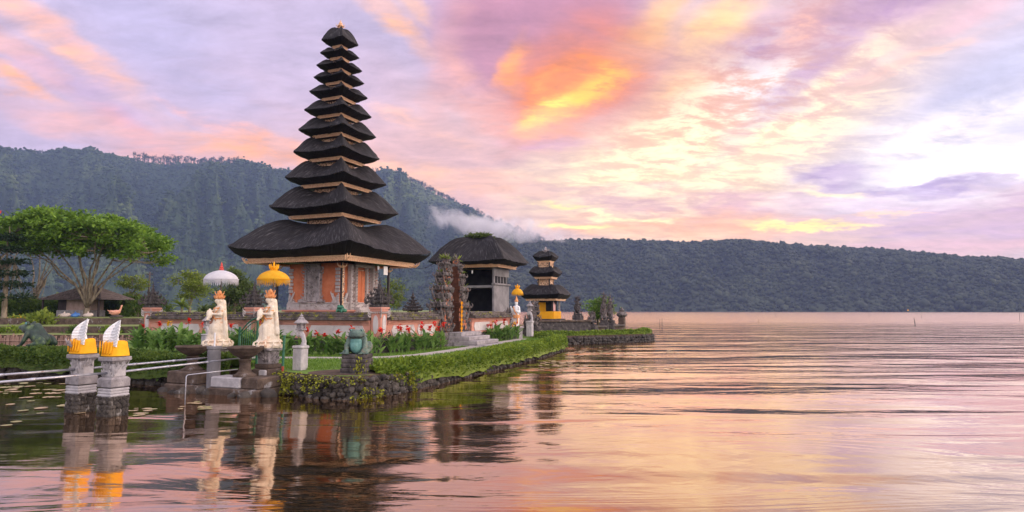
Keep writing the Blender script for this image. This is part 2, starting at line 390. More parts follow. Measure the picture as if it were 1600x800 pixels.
M = {}
def leafmat(name, a, b, trans=.3): M[name] = pmat(name, a, b, 1.3, 3, .55, island=.6, trans=trans, spec=.25)
leafmat('leaf_tree', (.05, .13, .012), (.25, .40, .05)); leafmat('leaf_dark', (.012, .03, .014), (.03, .06, .02))
leafmat('leaf_yellow', (.12, .19, .03), (.30, .36, .06)); leafmat('leaf_hedge', (.045, .11, .012), (.27, .36, .04)); leafmat('leaf_hedge_dark', (.03, .075, .012), (.13, .19, .03))
leafmat('leaf_canna', (.045, .14, .03), (.26, .40, .10), .3); leafmat('leaf_moss', (.15, .17, .015), (.33, .33, .03), .1); leafmat('leaf_olive', (.06, .10, .03), (.15, .20, .05))
leafmat('grass_blade', (.07, .16, .02), (.18, .30, .04), .25)
M['red_flower'] = pmat('red_flower', (.62, .02, .02), (.75, .05, .02), 8, rough=.5, trans=.2); M['yellow_flower'] = pmat('yellow_flower', (.8, .42, .02), (.85, .55, .04), 8, rough=.5, trans=.2)
M['grass'] = pmat('grass', (.07, .14, .02), (.16, .26, .04), 3.5, 8, .95, .5, 60)
M['grass_dry'] = pmat('grass_dry', (.10, .16, .03), (.24, .25, .09), .8, 8, .95, .5, 40)
M['bark'] = pmat('bark', (.10, .075, .05), (.30, .25, .19), 5, 7, .95, .8, 14, (1, 1, .35))
M['thatch_tuft'] = M['leaf_yellow']
M['gold'] = pmat('gold', (.70, .37, .20), (.92, .62, .40), 14, 6, .5, .8, 30, c3=(.30, .13, .06), s3=22, t3=(.60, .72), spec=.4)
M['gold_carved'] = pmat('gold_carved', (.70, .40, .22), (.94, .68, .46), 20, 5, .5, 1., 26, c3=(.10, .03, .02), s3=15, t3=(.50, .56), spec=.4)
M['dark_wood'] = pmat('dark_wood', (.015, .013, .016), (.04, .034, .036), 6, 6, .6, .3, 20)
M['orange_brick'] = pmat('orange_brick', (.52, .145, .065), (.64, .22, .11), 2.2, 8, .9, .5, 40, c3=(.33, .10, .06), s3=1.6, t3=(.56, .75))
M['pink_wall'] = pmat('pink_wall', (.52, .22, .165), (.60, .30, .24), 1.4, 8, .92, .4, 30, c3=(.22, .13, .12), s3=1.1, t3=(.54, .72))
M['panel'] = pmat('panel', (.48, .43, .43), (.60, .55, .56), 1.6, 8, .9, .3, 25, c3=(.30, .27, .28), s3=2.2, t3=(.56, .72))
M['carved_stone'] = pmat('carved_stone', (.24, .21, .22), (.44, .39, .40), 5, 8, .92, .8, 24, c3=(.06, .055, .06), s3=4, t3=(.54, .66))
M['carved_light'] = pmat('carved_light', (.40, .35, .35), (.58, .52, .52), 5, 8, .92, .8, 24, c3=(.16, .13, .13), s3=5, t3=(.56, .68))
M['black_stone'] = pmat('black_stone', (.035, .03, .032), (.11, .095, .095), 5, 8, .95, .9, 18, c3=(.20, .18, .17), s3=6, t3=(.58, .68))
M['gate_stone'] = pmat('gate_stone', (.045, .038, .038), (.21, .18, .175), 6, 8, .95, .9, 20, c3=(.40, .15, .08), s3=2.6, t3=(.60, .64))
M['gate_orange'] = pmat('gate_orange', (.42, .13, .07), (.55, .22, .12), 4, 8, .92, .6, 30, c3=(.10, .08, .08), s3=3, t3=(.44, .52))
M['brown_brick'] = pmat('brown_brick', (.060, .022, .013), (.115, .045, .026), 4, 8, .9, .6, 30)
M['coping'] = pmat('coping', (.045, .037, .037), (.17, .14, .13), 3, 8, .95, .9, 14, c3=(.20, .19, .03), s3=2.3, t3=(.56, .66))
M['grey_stone'] = pmat('grey_stone', (.22, .20, .215), (.38, .35, .365), 4, 8, .9, .6, 26, c3=(.10, .09, .09), s3=3, t3=(.56, .70))
M['pale_stone'] = pmat('pale_stone', (.34, .32, .345), (.52, .49, .51), 4, 8, .9, .4, 26, c3=(.24, .22, .23), s3=3.5, t3=(.58, .72))
M['dark_rock'] = pmat('dark_rock', (.022, .019, .019), (.10, .085, .075), 4, 8, .85, .9, 12, c3=(.26, .24, .23), s3=5, t3=(.60, .70), island=.35)
M['brown_stone'] = pmat('brown_stone', (.055, .038, .030), (.14, .10, .08), 4, 8, .9, .8, 16, c3=(.34, .32, .33), s3=2.2, t3=(.60, .68))
M['concrete'] = pmat('concrete', (.30, .27, .25), (.42, .38, .36), 2, 8, .95, .4, 20)
M['soil'] = pmat('soil', (.05, .033, .024), (.12, .08, .06), 5, 8, .98, .8, 20)
M['ivory'] = pmat('ivory', (.66, .55, .42), (.80, .71, .60), 7, 6, .7, .3, 30, c3=(.72, .33, .14), s3=3.2, t3=(.56, .68))
M['orange_paint'] = pmat('orange_paint', (.66, .24, .08), (.78, .40, .18), 20, 6, .6, .5, 40)
M['white_paint'] = pmat('white_paint', (.76, .76, .80), (.84, .84, .86), 5, 6, .65, .2, 30)
M['yellow_cloth'] = pmat('yellow_cloth', (.85, .36, .008), (.90, .45, .015), 4, 4, .8, .25, 40)
M['yellow_parasol'] = pmat('yellow_parasol', (.85, .40, .012), (.90, .52, .03), 6, 4, .7, .2, 40, trans=.35); M['white_parasol'] = pmat('white_parasol', (.70, .68, .76), (.80, .78, .84), 6, 4, .7, .2, 40, trans=.35)
M['metal_rail'] = pmat('metal_rail', (.30, .31, .37), (.45, .46, .53), 8, 4, .38, .1, 40, metal=.55, c3=(.25, .20, .18), s3=7, t3=(.64, .72))
M['green_paint'] = pmat('green_paint', (.015, .085, .05), (.03, .14, .08), 12, 4, .45, .2, 40); M['red_rust'] = pmat('red_rust', (.28, .045, .03), (.36, .08, .05), 12, 4, .8, .3, 40)
M['red_paint'] = pmat('red_paint', (.55, .06, .05), (.62, .10, .08), 12, 4, .5)
M['tile_roof'] = pmat('tile_roof', (.075, .058, .055), (.19, .15, .14), 4, 7, .9, .8, 10)
M['hut_wall'] = pmat('hut_wall', (.30, .21, .19), (.42, .30, .27), 3, 6, .9, .3, 20); M['hut_dark'] = pmat('hut_dark', (.03, .022, .025), (.06, .045, .045), 3, 6, .9)
M['pink_statue'] = pmat('pink_statue', (.66, .27, .17), (.76, .42, .32), 4, 5, .7, .2, 20); M['blue_plastic'] = pmat('blue_plastic', (.06, .16, .45), (.10, .25, .6), 5, 3, .4); M['sack'] = pmat('sack', (.52, .42, .38), (.64, .55, .50), 6, 5, .9)
M['stake'] = pmat('stake', (.19, .11, .085), (.38, .26, .21), 5, 5, .95, .5, 20, island=.6)
M['hall_grey'] = pmat('hall_grey', (.15, .145, .16), (.27, .255, .27), 1.5, 8, .9, .4, 20, c3=(.13, .12, .13), s3=1.2, t3=(.55, .72))
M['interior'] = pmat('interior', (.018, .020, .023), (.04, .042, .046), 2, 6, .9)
M['pad'] = pmat('pad', (.22, .26, .06), (.42, .32, .16), .9, 4, .45, coord='Object', spec=.5)
M['pad_pink'] = pmat('pad_pink', (.42, .26, .20), (.50, .40, .16), 1.4, 4, .4, spec=.5)
M['pole_wood'] = pmat('pole_wood', (.07, .055, .05), (.15, .12, .11), 6, 5, .9)
M['white_board'] = pmat('white_board', (.70, .68, .70), (.78, .76, .78), 4, 4, .7); M['pink_cloth'] = pmat('pink_cloth', (.6, .3, .33), (.7, .42, .42), 4, 4, .8)
M['wire'] = pmat('wire', (.02, .02, .02), (.03, .03, .03), 4)

def thatch_mat(name='thatch', dark=1.):
    m, nt, b = _mk(name); N = nt.nodes.new; L = nt.links.new
    b.inputs['Roughness'].default_value = .75; b.inputs['Specular IOR Level'].default_value = .25
    uv = N('ShaderNodeUVMap'); mp = N('ShaderNodeMapping'); mp.inputs['Scale'].default_value = (9, .55, 1); mp.inputs['Rotation'].default_value = (0, 0, R(4)); L(uv.outputs[0], mp.inputs[0])
    n = N('ShaderNodeTexNoise'); n.inputs['Scale'].default_value = 1.4; n.inputs['Detail'].default_value = 8; n.inputs['Roughness'].default_value = .7; n.inputs['Distortion'].default_value = .25; L(mp.outputs[0], n.inputs['Vector'])
    tc = N('ShaderNodeTexCoord'); n2 = N('ShaderNodeTexNoise'); n2.inputs['Scale'].default_value = 1.1; n2.inputs['Detail'].default_value = 5; L(tc.outputs['Object'], n2.inputs['Vector'])
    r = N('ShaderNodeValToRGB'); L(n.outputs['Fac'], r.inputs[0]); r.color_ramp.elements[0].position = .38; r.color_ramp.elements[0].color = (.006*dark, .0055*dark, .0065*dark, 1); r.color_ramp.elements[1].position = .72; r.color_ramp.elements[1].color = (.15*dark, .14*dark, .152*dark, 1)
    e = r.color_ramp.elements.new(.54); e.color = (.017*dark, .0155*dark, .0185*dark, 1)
    mx = N('ShaderNodeMix'); mx.data_type = 'RGBA'; mx.blend_type = 'MULTIPLY'; mx.inputs[0].default_value = .6
    r2 = N('ShaderNodeValToRGB'); L(n2.outputs['Fac'], r2.inputs[0]); r2.color_ramp.elements[0].position = .35; r2.color_ramp.elements[0].color = (.6, .6, .62, 1); r2.color_ramp.elements[1].position = .7; r2.color_ramp.elements[1].color = (1.3, 1.25, 1.2, 1)
    L(r.outputs[0], mx.inputs[6]); L(r2.outputs[0], mx.inputs[7]); L(mx.outputs[2], b.inputs['Base Color'])
    bp = N('ShaderNodeBump'); bp.inputs['Strength'].default_value = 1.; bp.inputs['Distance'].default_value = .06; L(n.outputs['Fac'], bp.inputs['Height']); L(bp.outputs[0], b.inputs['Normal'])
    return m
M['thatch'] = thatch_mat(); M['thatch_under'] = thatch_mat('thatch_under', .30)  # second copy: the same thatch in a much darker tone, for roof undersides
# ------------------------------------------------------------------ the lake
def water_mat():
    m, nt, b = _mk('lake_water'); N = nt.nodes.new; L = nt.links.new
    g = N('ShaderNodeNewGeometry'); pos = g.outputs['Position']
    sep = N('ShaderNodeSeparateXYZ'); L(pos, sep.inputs[0])
    def noi(scale3, rot, sc_, det, rough=.55, dist=0.):
        mp = N('ShaderNodeMapping'); mp.inputs['Scale'].default_value = scale3; mp.inputs['Rotation'].default_value = (0, 0, R(rot)); L(pos, mp.inputs[0])
        n = N('ShaderNodeTexNoise'); n.inputs['Scale'].default_value = sc_; n.inputs['Detail'].default_value = det; n.inputs['Roughness'].default_value = rough; n.inputs['Distortion'].default_value = dist; L(mp.outputs[0], n.inputs['Vector']); return n.outputs['Fac']
    swell = noi((.075, .28, 1), 5, 1.0, 2, .45, .5)        # long low wave trains that roll towards the bank
    rip = noi((.85, 1.5, 1), -14, 1.4, 4, .55, .6)        # small ripples
    mid = noi((.13, .50, 1), -4, 1.0, 4, .55, 1.2)         # short crossing wavelets
    a1 = N('ShaderNodeMapRange'); a1.inputs['From Min'].default_value = 12; a1.inputs['From Max'].default_value = 46; a1.inputs['To Min'].default_value = .22; a1.inputs['To Max'].default_value = 1.; L(sep.outputs[1], a1.inputs['Value'])
    ax = N('ShaderNodeMapRange'); ax.inputs['From Min'].default_value = -6; ax.inputs['From Max'].default_value = 4; ax.inputs['To Min'].default_value = .6; ax.inputs['To Max'].default_value = 1.; L(sep.outputs[0], ax.inputs['Value'])
    am = N('ShaderNodeMath'); am.operation = 'MULTIPLY'; L(a1.outputs[0], am.inputs[0]); L(ax.outputs[0], am.inputs[1])
    h1 = N('ShaderNodeMath'); h1.operation = 'MULTIPLY'; L(swell, h1.inputs[0]); h1.inputs[1].default_value = SWELL
    h2 = N('ShaderNodeMath'); h2.operation = 'MULTIPLY_ADD'; L(rip, h2.inputs[0]); h2.inputs[1].default_value = RIPPLE; L(h1.outputs[0], h2.inputs[2])
    h3 = N('ShaderNodeMath'); h3.operation = 'MULTIPLY_ADD'; L(mid, h3.inputs[0]); h3.inputs[1].default_value = MIDW; L(h2.outputs[0], h3.inputs[2])
    hh = N('ShaderNodeMath'); hh.operation = 'MULTIPLY'; L(h3.outputs[0], hh.inputs[0]); L(am.outputs[0], hh.inputs[1])
    bp = N('ShaderNodeBump'); bp.inputs['Strength'].default_value = 1.; bp.inputs['Distance'].default_value = 1.; L(hh.outputs[0], bp.inputs['Height'])
    gl = N('ShaderNodeBsdfGlossy'); gl.inputs['Color'].default_value = (1., .79, .64, 1); L(bp.outputs[0], gl.inputs['Normal'])
    rr = N('ShaderNodeMapRange'); rr.inputs['From Min'].default_value = 55; rr.inputs['From Max'].default_value = 120; rr.inputs['To Min'].default_value = .06; rr.inputs['To Max'].default_value = .20; L(sep.outputs[1], rr.inputs['Value']); L(rr.outputs[0], gl.inputs['Roughness'])
    df = N('ShaderNodeBsdfDiffuse'); df.inputs['Color'].default_value = (.010, .012, .006, 1)
    fr = N('ShaderNodeFresnel'); fr.inputs['IOR'].default_value = 1.33; L(bp.outputs[0], fr.inputs['Normal'])
    ff = N('ShaderNodeMath'); ff.operation = 'MULTIPLY_ADD'; ff.use_clamp = True; L(fr.outputs[0], ff.inputs[0]); ff.inputs[1].default_value = 1.55; ff.inputs[2].default_value = .31
    ms = N('ShaderNodeMixShader'); L(ff.outputs[0], ms.inputs[0]); L(df.outputs[0], ms.inputs[1]); L(gl.outputs[0], ms.inputs[2])
    L(ms.outputs[0], nt.nodes['Material Output'].inputs['Surface'])
    return m
SWELL, RIPPLE, MIDW = .62, .028, .15
mb = MB(); mb.add([(-2500, -60, 0), (3500, -60, 0), (3500, 2800, 0), (-2500, 2800, 0)], [(0, 1, 2, 3)])
tag(mb.build('lake_water', water_mat()), 'rippled lake water mirroring the orange sunset sky', 'water', kind='structure')
mb = MB(); mb.add([(-4000, -4000, -3), (4500, -4000, -3), (4500, 4500, -3), (-4000, 4500, -3)], [(0, 1, 2, 3)])
tag(mb.build('ground', M['soil']), 'dark lake bed under the water', 'ground', kind='structure')

# ------------------------------------------------------------------ mountains round the lake
def interp(tab, x): return np.interp(x, [t[0] for t in tab], [t[1] for t in tab])
_rng = np.random.default_rng(5)
class VN:                                                   # cheap tiling value noise for heightfields
    def __init__(s, seed, n=64): s.g = np.random.default_rng(seed).random((n, n)); s.n = n
    def __call__(s, x, y):
        xi = np.floor(x).astype(int); yi = np.floor(y).astype(int); fx = x-xi; fy = y-yi; fx = fx*fx*(3-2*fx); fy = fy*fy*(3-2*fy); n = s.n; g = s.g
        return (g[xi % n, yi % n]*(1-fx)+g[(xi+1) % n, yi % n]*fx)*(1-fy)+(g[xi % n, (yi+1) % n]*(1-fx)+g[(xi+1) % n, (yi+1) % n]*fx)*fy
def fbm(x, y, seed, oct=5):
    o = 0; a = 1; t = 0
    for k in range(oct): o = o+a*VN(seed+k)(x*2**k, y*2**k); t += a; a *= .55
    return o/t
def ridge_height(px, py, dist):                             # (azimuth, height) of a ridge seen at a pixel, standing DIST away
    d = ray(px, py); a = math.atan2(d.x, d.y); return (a, CAM_H+d.z/math.hypot(d.x, d.y)*dist)
def mountain(name, label, tab, r0, r1, na, nr, seed, jit, gully, mat):
    A = np.linspace(tab[0][0], tab[-1][0], na); T = np.linspace(0, 1.08, nr)
    AA, TT = np.meshgrid(A, T, indexing='ij'); H = interp(tab, AA)
    rr = r0+(r1-r0)*TT+60*(fbm(AA*9, TT*0+1, seed+40, 3)-.5)
    prof = np.where(TT <= 1, np.sin(np.clip(TT, 0, 1)*math.pi/2)**1.05, 1-(TT-1)*1.6)
    Z = H*prof
    sp = 1-np.abs(2*fbm(AA*15+TT*.9, TT*1.3, seed, 4)-1)      # spurs and gullies
    Z = Z-gully*H*(1-sp)*np.sin(np.clip(TT, 0, 1)*math.pi)*1.2
    Z = Z+_rng.normal(size=Z.shape)*jit*np.clip(TT*8, 0, 1)*(TT < 1.02)
    Z[:, 0] = -1.5
    V = np.stack([np.sin(AA)*rr, np.cos(AA)*rr, Z], -1).reshape(-1, 3)
    i = np.arange(na-1)[:, None]*nr+np.arange(nr-1)[None, :]; F = np.stack([i, i+nr, i+nr+1, i+1], -1).reshape(-1, 4)
    o = link(name, npmesh(name, V, F, mat, True)); tag(o, label, 'mountain', kind='structure')
    return A, T, V.reshape(na, nr, 3)
M['mountain'] = pmat('mountain', (.012, .026, .014), (.05, .08, .03), .018, 9, .95, coord='Object', island=.35, c3=(.12, .16, .05), s3=.005, t3=(.52, .64))
M['forest'] = pmat('forest', (.010, .017, .011), (.055, .068, .034), .02, 6, .95, island=.6, c3=(.075, .085, .04), s3=.006, t3=(.58, .72))
D1 = 1750
tabL = [ridge_height(*p, D1) for p in ((-1100, 300), (-800, 265), (-420, 238), (-130, 238), (0, 236), (60, 240), (110, 240), (180, 244), (235, 256), (290, 257), (350, 258), (400, 266), (450, 279), (500, 284), (540, 281), (600, 277), (640, 284), (690, 308), (730, 332), (790, 360), (850, 382), (905, 420), (930, 480))]
A1, T1, G1 = mountain('mountains', 'blue green forested mountain behind the tall shrine tower', tabL, 820, D1, 1200, 200, 11, 3.0, .85, M['mountain'])
D2 = 1020
tabR = [ridge_height(*p, D2) for p in ((640, 470), (720, 405), (800, 384), (870, 380), (930, 377), (990, 379), (1050, 381), (1110, 381), (1160, 379), (1220, 384), (1290, 388), (1370, 392), (1440, 398), (1510, 404), (1570, 408), (1640, 411), (1800, 420), (2000, 440))]
A2, T2, G2 = mountain('hills', 'long forested hill on the far shore of the lake', tabR, 745, D2, 500, 60, 31, .8, .30, M['forest'])
def ico(sub=1):
    bm = bmesh.new(); bmesh.ops.create_icosphere(bm, subdivisions=sub, radius=1); V = np.array([v.co for v in bm.verts]); F = np.array([[v.index for v in f.verts] for f in bm.faces]); bm.free(); return V, F
def crowns(name, label, G, T, n, size, tmax, mat, seed, amin=0, amax=1, tpow=1., ridge=0, zk=.8, sub=2):
    IV, IF = ico(sub)
    rng = np.random.default_rng(seed); na, nr = G.shape[:2]; tmask = int(np.searchsorted(T, tmax))
    ia = (rng.uniform(amin, amax, n)*(na-1)).astype(int); it = (rng.random(n)**tpow*(tmask-1)).astype(int)+1
    if ridge: it = np.clip(int(np.searchsorted(T, 1.0))+rng.integers(-2, 2, n), 1, nr-1)
    C = G[ia, np.clip(it, 0, nr-1)]+rng.normal(size=(n, 3))*(4, 4, .6)
    S = size*rng.uniform(.5, 1.2, (n, 1))*np.where(rng.random((n, 1)) < .06, 1.7, 1)
    base = IV[None]*(1+.22*rng.normal(size=(n, len(IV), 1)))
    V = C[:, None]+base*S[:, None]*np.array([1, 1, zk])+np.array([0, 0, 1])*S[:, None]*.25
    F = IF[None]+(np.arange(n)*len(IV))[:, None, None]
    o = link(name, npmesh(name, V.reshape(-1, 3), F.reshape(-1, 3), mat, False)); return tag(o, label, 'forest', kind='stuff')
crowns('forest', 'dense dark forest of round crowns covering the far lake hill', G2, T2, 28000, 2.6, 1.02, M['forest'], 3, 0, 1, .8, sub=1)
crowns('forest', 'small trees in a fringe along the crest of the lake hill', G2, T2, 2000, 2.7, 1.0, M['forest'], 4, 0, 1, ridge=1, zk=1.0)
crowns('forest', 'hazy woods covering the slopes of the tall mountain', G1, T1, 56000, 3.2, 1.0, M['mountain'], 9, 0, 1, .6, sub=1)
# thin trees standing against the sky on the mountain crest
rng = np.random.default_rng(8); parts = []
ir = int(np.searchsorted(T1, 1.0)); px_keep = []
for k in range(1000):
    ia = int(rng.uniform(.45, .95)*len(A1)); p = G1[ia, ir-rng.integers(0, 3)]; h = 5+rng.uniform(7, 15)*(.5+.8*VN(77)(np.array([ia*.05]), np.array([.3]))[0])
    b = MB(); b.tube([(0, 0, -4), (rng.normal()*.5, 0, h)], [.7, .3], 4)
    V = np.array(b.v)+p; F = np.array([f for f in b.f if len(f) == 4]); parts.append((V, F))
    m = int(rng.integers(14, 34)); cc = rng.normal(size=(m, 3))*(1.9, 1.9, 1.5)+(0, 0, h); parts.append(leaves(cc+p, 2.4, rng, .7))
V, F = merge(parts)
tag(link('treeline', npmesh('treeline', V, F, M['leaf_dark'])), 'thin spindly trees in a line along the mountain crest', 'trees', kind='stuff')

# ------------------------------------------------------------------ garden island, lawns, banks
def prism(poly, z0, z1, mat_top, name, label, cat, kind='structure', mat_side=None):
    bm = bmesh.new(); vs = [bm.verts.new((x, y, z1)) for x, y in poly]; f = bm.faces.new(vs)
    if f.normal.z < 0: f.normal_flip()
    lo = [bm.verts.new((x, y, z0)) for x, y in poly]; n = len(poly)
    for i in range(n):
        q = bm.faces.new((vs[i], vs[(i+1) % n], lo[(i+1) % n], lo[i])); q.material_index = 1 if mat_side else 0
    bmesh.ops.recalc_face_normals(bm, faces=bm.faces); bmesh.ops.triangulate(bm, faces=[f])
    me = bpy.data.meshes.new(name); bm.to_mesh(me); bm.free(); me.materials.append(mat_top)
    if mat_side: me.materials.append(mat_side)
    o = link(name, me); return tag(o, label, cat, kind=kind)
YAW = math.atan2(-.385, .923); U = Vector((math.cos(YAW), math.sin(YAW), 0)); Vv = Vector((-math.sin(YAW), math.cos(YAW), 0))
ZG = .55
front = [(-18.6, 23.0), (-14.0, 20.9), (-10.6, 19.2), (-8.8, 18.4), (-7.2, 17.9), (-6.1, 17.35), (-5.3, 16.7), (-4.7, 16.25), (-4.1, 16.1), (-3.6, 16.45), (-3.1, 17.3), (-2.0, 20.2), (-.45, 24.6), (.6, 27.8), (1.6, 31.0), (2.5, 34.2), (2.7, 35.8), (2.3, 37.4), (1.7, 39.3)]
islet = [(3.4, 40.9), (6.5, 42.6), (9.0, 44.2), (9.9, 45.4), (9.7, 47.2), (6, 53), (0, 58), (-12, 60), (-30, 58), (-21.5, 37.0), (-17.6, 27.0), (-19.4, 24.8)]
prism(front+islet, -1.5, ZG, M['grass'], 'garden_lawn', 'low grassy garden island around the shrines', 'lawn', mat_side=M['soil'])
# terraced lawns to the left, behind a strip of water
prism([(-60, 36.5), (-21.3, 36.6), (-22, 40), (-60, 41)], -1.5, .78, M['grass_dry'], 'lawn', 'lower terrace lawn behind the stake fence', 'lawn', mat_side=M['soil'])
prism([(-70, 40.5), (-22.1, 39.5), (-23, 46), (-72, 46)], -1.2, 1.18, M['grass_dry'], 'lawn', 'middle terrace lawn with low shrubs', 'lawn', mat_side=M['brown_stone'])
prism([(-82, 45.5), (-22.6, 44.6), (-13, 61), (-20, 120), (-60, 600), (-40, 1000), (-1100, 1000), (-700, 300)], -1.2, 1.62, M['grass_dry'], 'field', 'upper lawn running back to the mountain foot', 'lawn', mat_side=M['brown_stone'])
# paved path through the lawn
def ribbon(pts, wid, z, name, mat, label, th=.03):
    mb = MB(); vs = []
    P = [Vector((*p, 0)) for p in pts]
    for i, p in enumerate(P):
        t = (P[min(i+1, len(P)-1)]-P[max(i-1, 0)]).normalized(); n = Vector((-t.y, t.x, 0)); vs += [(*(p+n*wid/2).xy, z), (*(p-n*wid/2).xy, z), (*(p-n*wid/2).xy, z-th), (*(p+n*wid/2).xy, z-th)]
    fs = []
    for i in range(len(P)-1):
        for a, b in ((0, 1), (1, 2), (3, 0)): fs.append((i*4+a, i*4+b, i*4+4+b, i*4+4+a))
    mb.add(vs, fs); return tag(mb.build(name, mat), label, 'path', kind='structure')
ribbon([(-9.2, 22.0), (-7.1, 22.0), (-5.6, 21.9), (-4.3, 22.2), (-3.3, 23.4), (-2.4, 25.9), (-1.3, 29.6), (-.3, 33), (.6, 36.2)], .62, ZG+.035, 'path', M['concrete'], 'pale paved path through the lawn', .06)
# ------------------------------------------------------------------ thatched roofs
def proj(p):
    x, y, z = p[0], p[1], p[2]-CAM_H; c, s = math.cos(PITCH), math.sin(PITCH)
    d = y*c+z*s; return 800+1000*x/d, 400-1000*(-y*s+z*c)/d
def roof_mesh(W, b, d, ze, lift, zb, zt, hump=.10, seed=0, under=.5, n=16, conv=.85, mat=None, name='roof', cpow=1.9, hipup=0.):
    """W, b, d = (half x, half y) of the thatch edge, the beam under it and the neck above; ze / zb / zt their heights; LIFT raises the corners"""
    rng = np.random.default_rng(seed); per = []
    for side in range(4):
        for k in range(n):
            s = -1+2*k/n; per.append((side, s))
    per.append((0, -1.0))
    rows = []
    prof = [('u', 0.), ('u', .3), ('u', .6), ('u', .85), ('u', 1.)]+[('t', t) for t in (0, .02, .07, .15, .25, .36, .48, .60, .70, .79, .87, .94, 1.)]
    V = []; UVs = []; arc = 0
    smax = max(W[0], 1e-3)
    for ri, (kind, t) in enumerate(prof):
        for pi, (side, s) in enumerate(per):
            c = abs(s)**cpow; cs = 1-.045*abs(s)**6
            def ring(h):
                q = {0: (s, -1), 1: (1, s), 2: (-s, 1), 3: (-1, -s)}[side]
                return q[0]*h[0], q[1]*h[1]
            zec = ze+lift*c
            if kind == 'u':
                h = (b[0]+(W[0]-b[0])*t, b[1]+(W[1]-b[1])*t); x, y = ring(h); x *= 1-(1-cs)*t; y *= 1-(1-cs)*t
                z = zb+(zec-zb)*(t**(1/under) if under < 1 else t)*.96
                z = zb+(zec-.02*smax**.5-zb)*t**1.5
            else:
                h = (W[0]+(d[0]-W[0])*t, W[1]+(d[1]-W[1])*t); x, y = ring(h); k_ = cs+(1-cs)*t; x *= k_; y *= k_
                gm = t**conv; gc = (1+hump)*math.sin(math.pi/2*min(1, t/.82)) if t < .82 else (1+hump)-hump*((t-.82)/.18)**1.5
                cc = c**.9
                z = zec+(zt-zec)*(gm*(1-cc)+gc*cc)+hipup*c**1.1*math.sin(math.pi*t**1.6)
                if t == 0: z += .004
            if pi == len(per)-1: V.append(V[ri*len(per)]) 
            else:
                j = .008*smax**.5
                V.append((x+rng.normal()*j*.6, y+rng.normal()*j*.6, z+rng.normal()*j*(1.4 if kind == 'u' or t < .1 else .9)))
            UVs.append(((side+ (s+1)/2)*2*smax, ri*.35*smax**.5 if kind == 't' else ri*.1))
    P = len(per); F = [(r*P+k, r*P+k+1, (r+1)*P+k+1, (r+1)*P+k) for r in range(len(prof)-1) if r != 4 for k in range(P-1)]; nu = 4*(P-1)
    F.append(tuple(range((len(prof)-1)*P, (len(prof))*P-1)))
    me = bpy.data.meshes.new(name); me.from_pydata(V, [], F); me.materials.append(M['thatch']); me.materials.append(M['thatch_under']); mi = np.zeros(len(me.polygons), np.int32); mi[:nu] = 1; me.polygons.foreach_set('material_index', mi)
    uvl = me.uv_layers.new(name='UVMap'); li = np.empty(len(me.loops), np.int32); me.loops.foreach_get('vertex_index', li)
    uvl.data.foreach_set('uv', np.array(UVs, np.float32)[li].ravel()); me.polygons.foreach_set('use_smooth', [True]*len(me.polygons))
    return me
def strands(W, ze, lift, n, seed, cs=.045, L_=.12):
    """loose fibres that fray along the cut edge of the thatch"""
    rng = random.Random(seed); mb = MB()
    for k in range(n):
        side = rng.randrange(4); s = rng.uniform(-1, 1); c = abs(s)**1.9; k_ = 1-cs*abs(s)**6
        q = {0: (s, -1), 1: (1, s), 2: (-s, 1), 3: (-1, -s)}[side]; x, y = q[0]*W[0]*k_*.985, q[1]*W[1]*k_*.985; z = ze+lift*c+.01
        l = rng.uniform(.3, 1.1)*L_; w_ = .012
        o = Vector((q[0] if side in (1, 3) else 0, q[1] if side in (0, 2) else 0, 0)); t = Vector((-o.y, o.x, 0))
        a = Vector((x, y, z)); mb.add([a-t*w_, a+t*w_, a+o*l*.45-Vector((0, 0, l*.8))+t*rng.uniform(-.03, .03)], [(0, 1, 2)])
    return mb
def beam_ring(mb, b, z0, h, t=.10, dent=0, rng=None):
    """stepped eave beam: two fascia bands and a row of little carved teeth"""
    bx, by = b
    for i, (o, a, c) in enumerate(((0, 0, .34), (.035, .36, .62), (.07, .66, 1.))):
        X, Y = bx+o-.07, by+o-.07
        mb.box(-X, X, -Y, -Y+t, z0+h*a, z0+h*c); mb.box(-X, X, Y-t, Y, z0+h*a, z0+h*c)
        mb.box(X-t, X, -Y+t+.002, Y-t-.002, z0+h*a, z0+h*c); mb.box(-X, -X+t, -Y+t+.002, Y-t-.002, z0+h*a, z0+h*c)
    if dent:
        for side in range(4):
            hh = by if side in (1, 3) else bx
            for k in range(dent):
                s = (-1+2*(k+.5)/dent)*(hh-.08); w_ = hh/dent*.62
                off = (bx if side in (1, 3) else by)-.055
                if side == 0: mb.box(s-w_, s+w_, -off-.03, -off, z0-h*.22, z0+h*.20)
                elif side == 1: mb.box(off, off+.03, s-w_, s+w_, z0-h*.22, z0+h*.20)
                elif side == 2: mb.box(s-w_, s+w_, off, off+.03, z0-h*.22, z0+h*.20)
                else: mb.box(-off-.03, -off, s-w_, s+w_, z0-h*.22, z0+h*.20)
def corner_scrolls(mb, b, z, size):
    for sx in (-1, 1):
        for sy in (-1, 1):
            for k in range(3): mb.flame((sx*(b[0]-.05), sy*(b[1]-.05), z-.02*k), (sx*(1-.3*k), sy*(.4+.3*k), 0), size, .9+.5*k, .2)

def drops(mb, pts, n, rng, s): pass
def relief(mb, x0, x1, z0, z1, y, n, rng, size=.12, axis='y', sgn=-1):
    """carved scroll work raised on a wall face"""
    for k in range(n):
        a = rng.uniform(x0, x1); z = rng.uniform(z0, z1); s = size*rng.uniform(.6, 1.3)
        dx = rng.uniform(-1, 1)
        if axis == 'y': mb.flame((a, y+sgn*.005, z), (dx, sgn*.55, .3), s, rng.uniform(.6, 1.8), .26, 4)
        else: mb.flame((y+sgn*.005, a, z), (sgn*.55, dx, .3), s, rng.uniform(.6, 1.8), .26, 4)

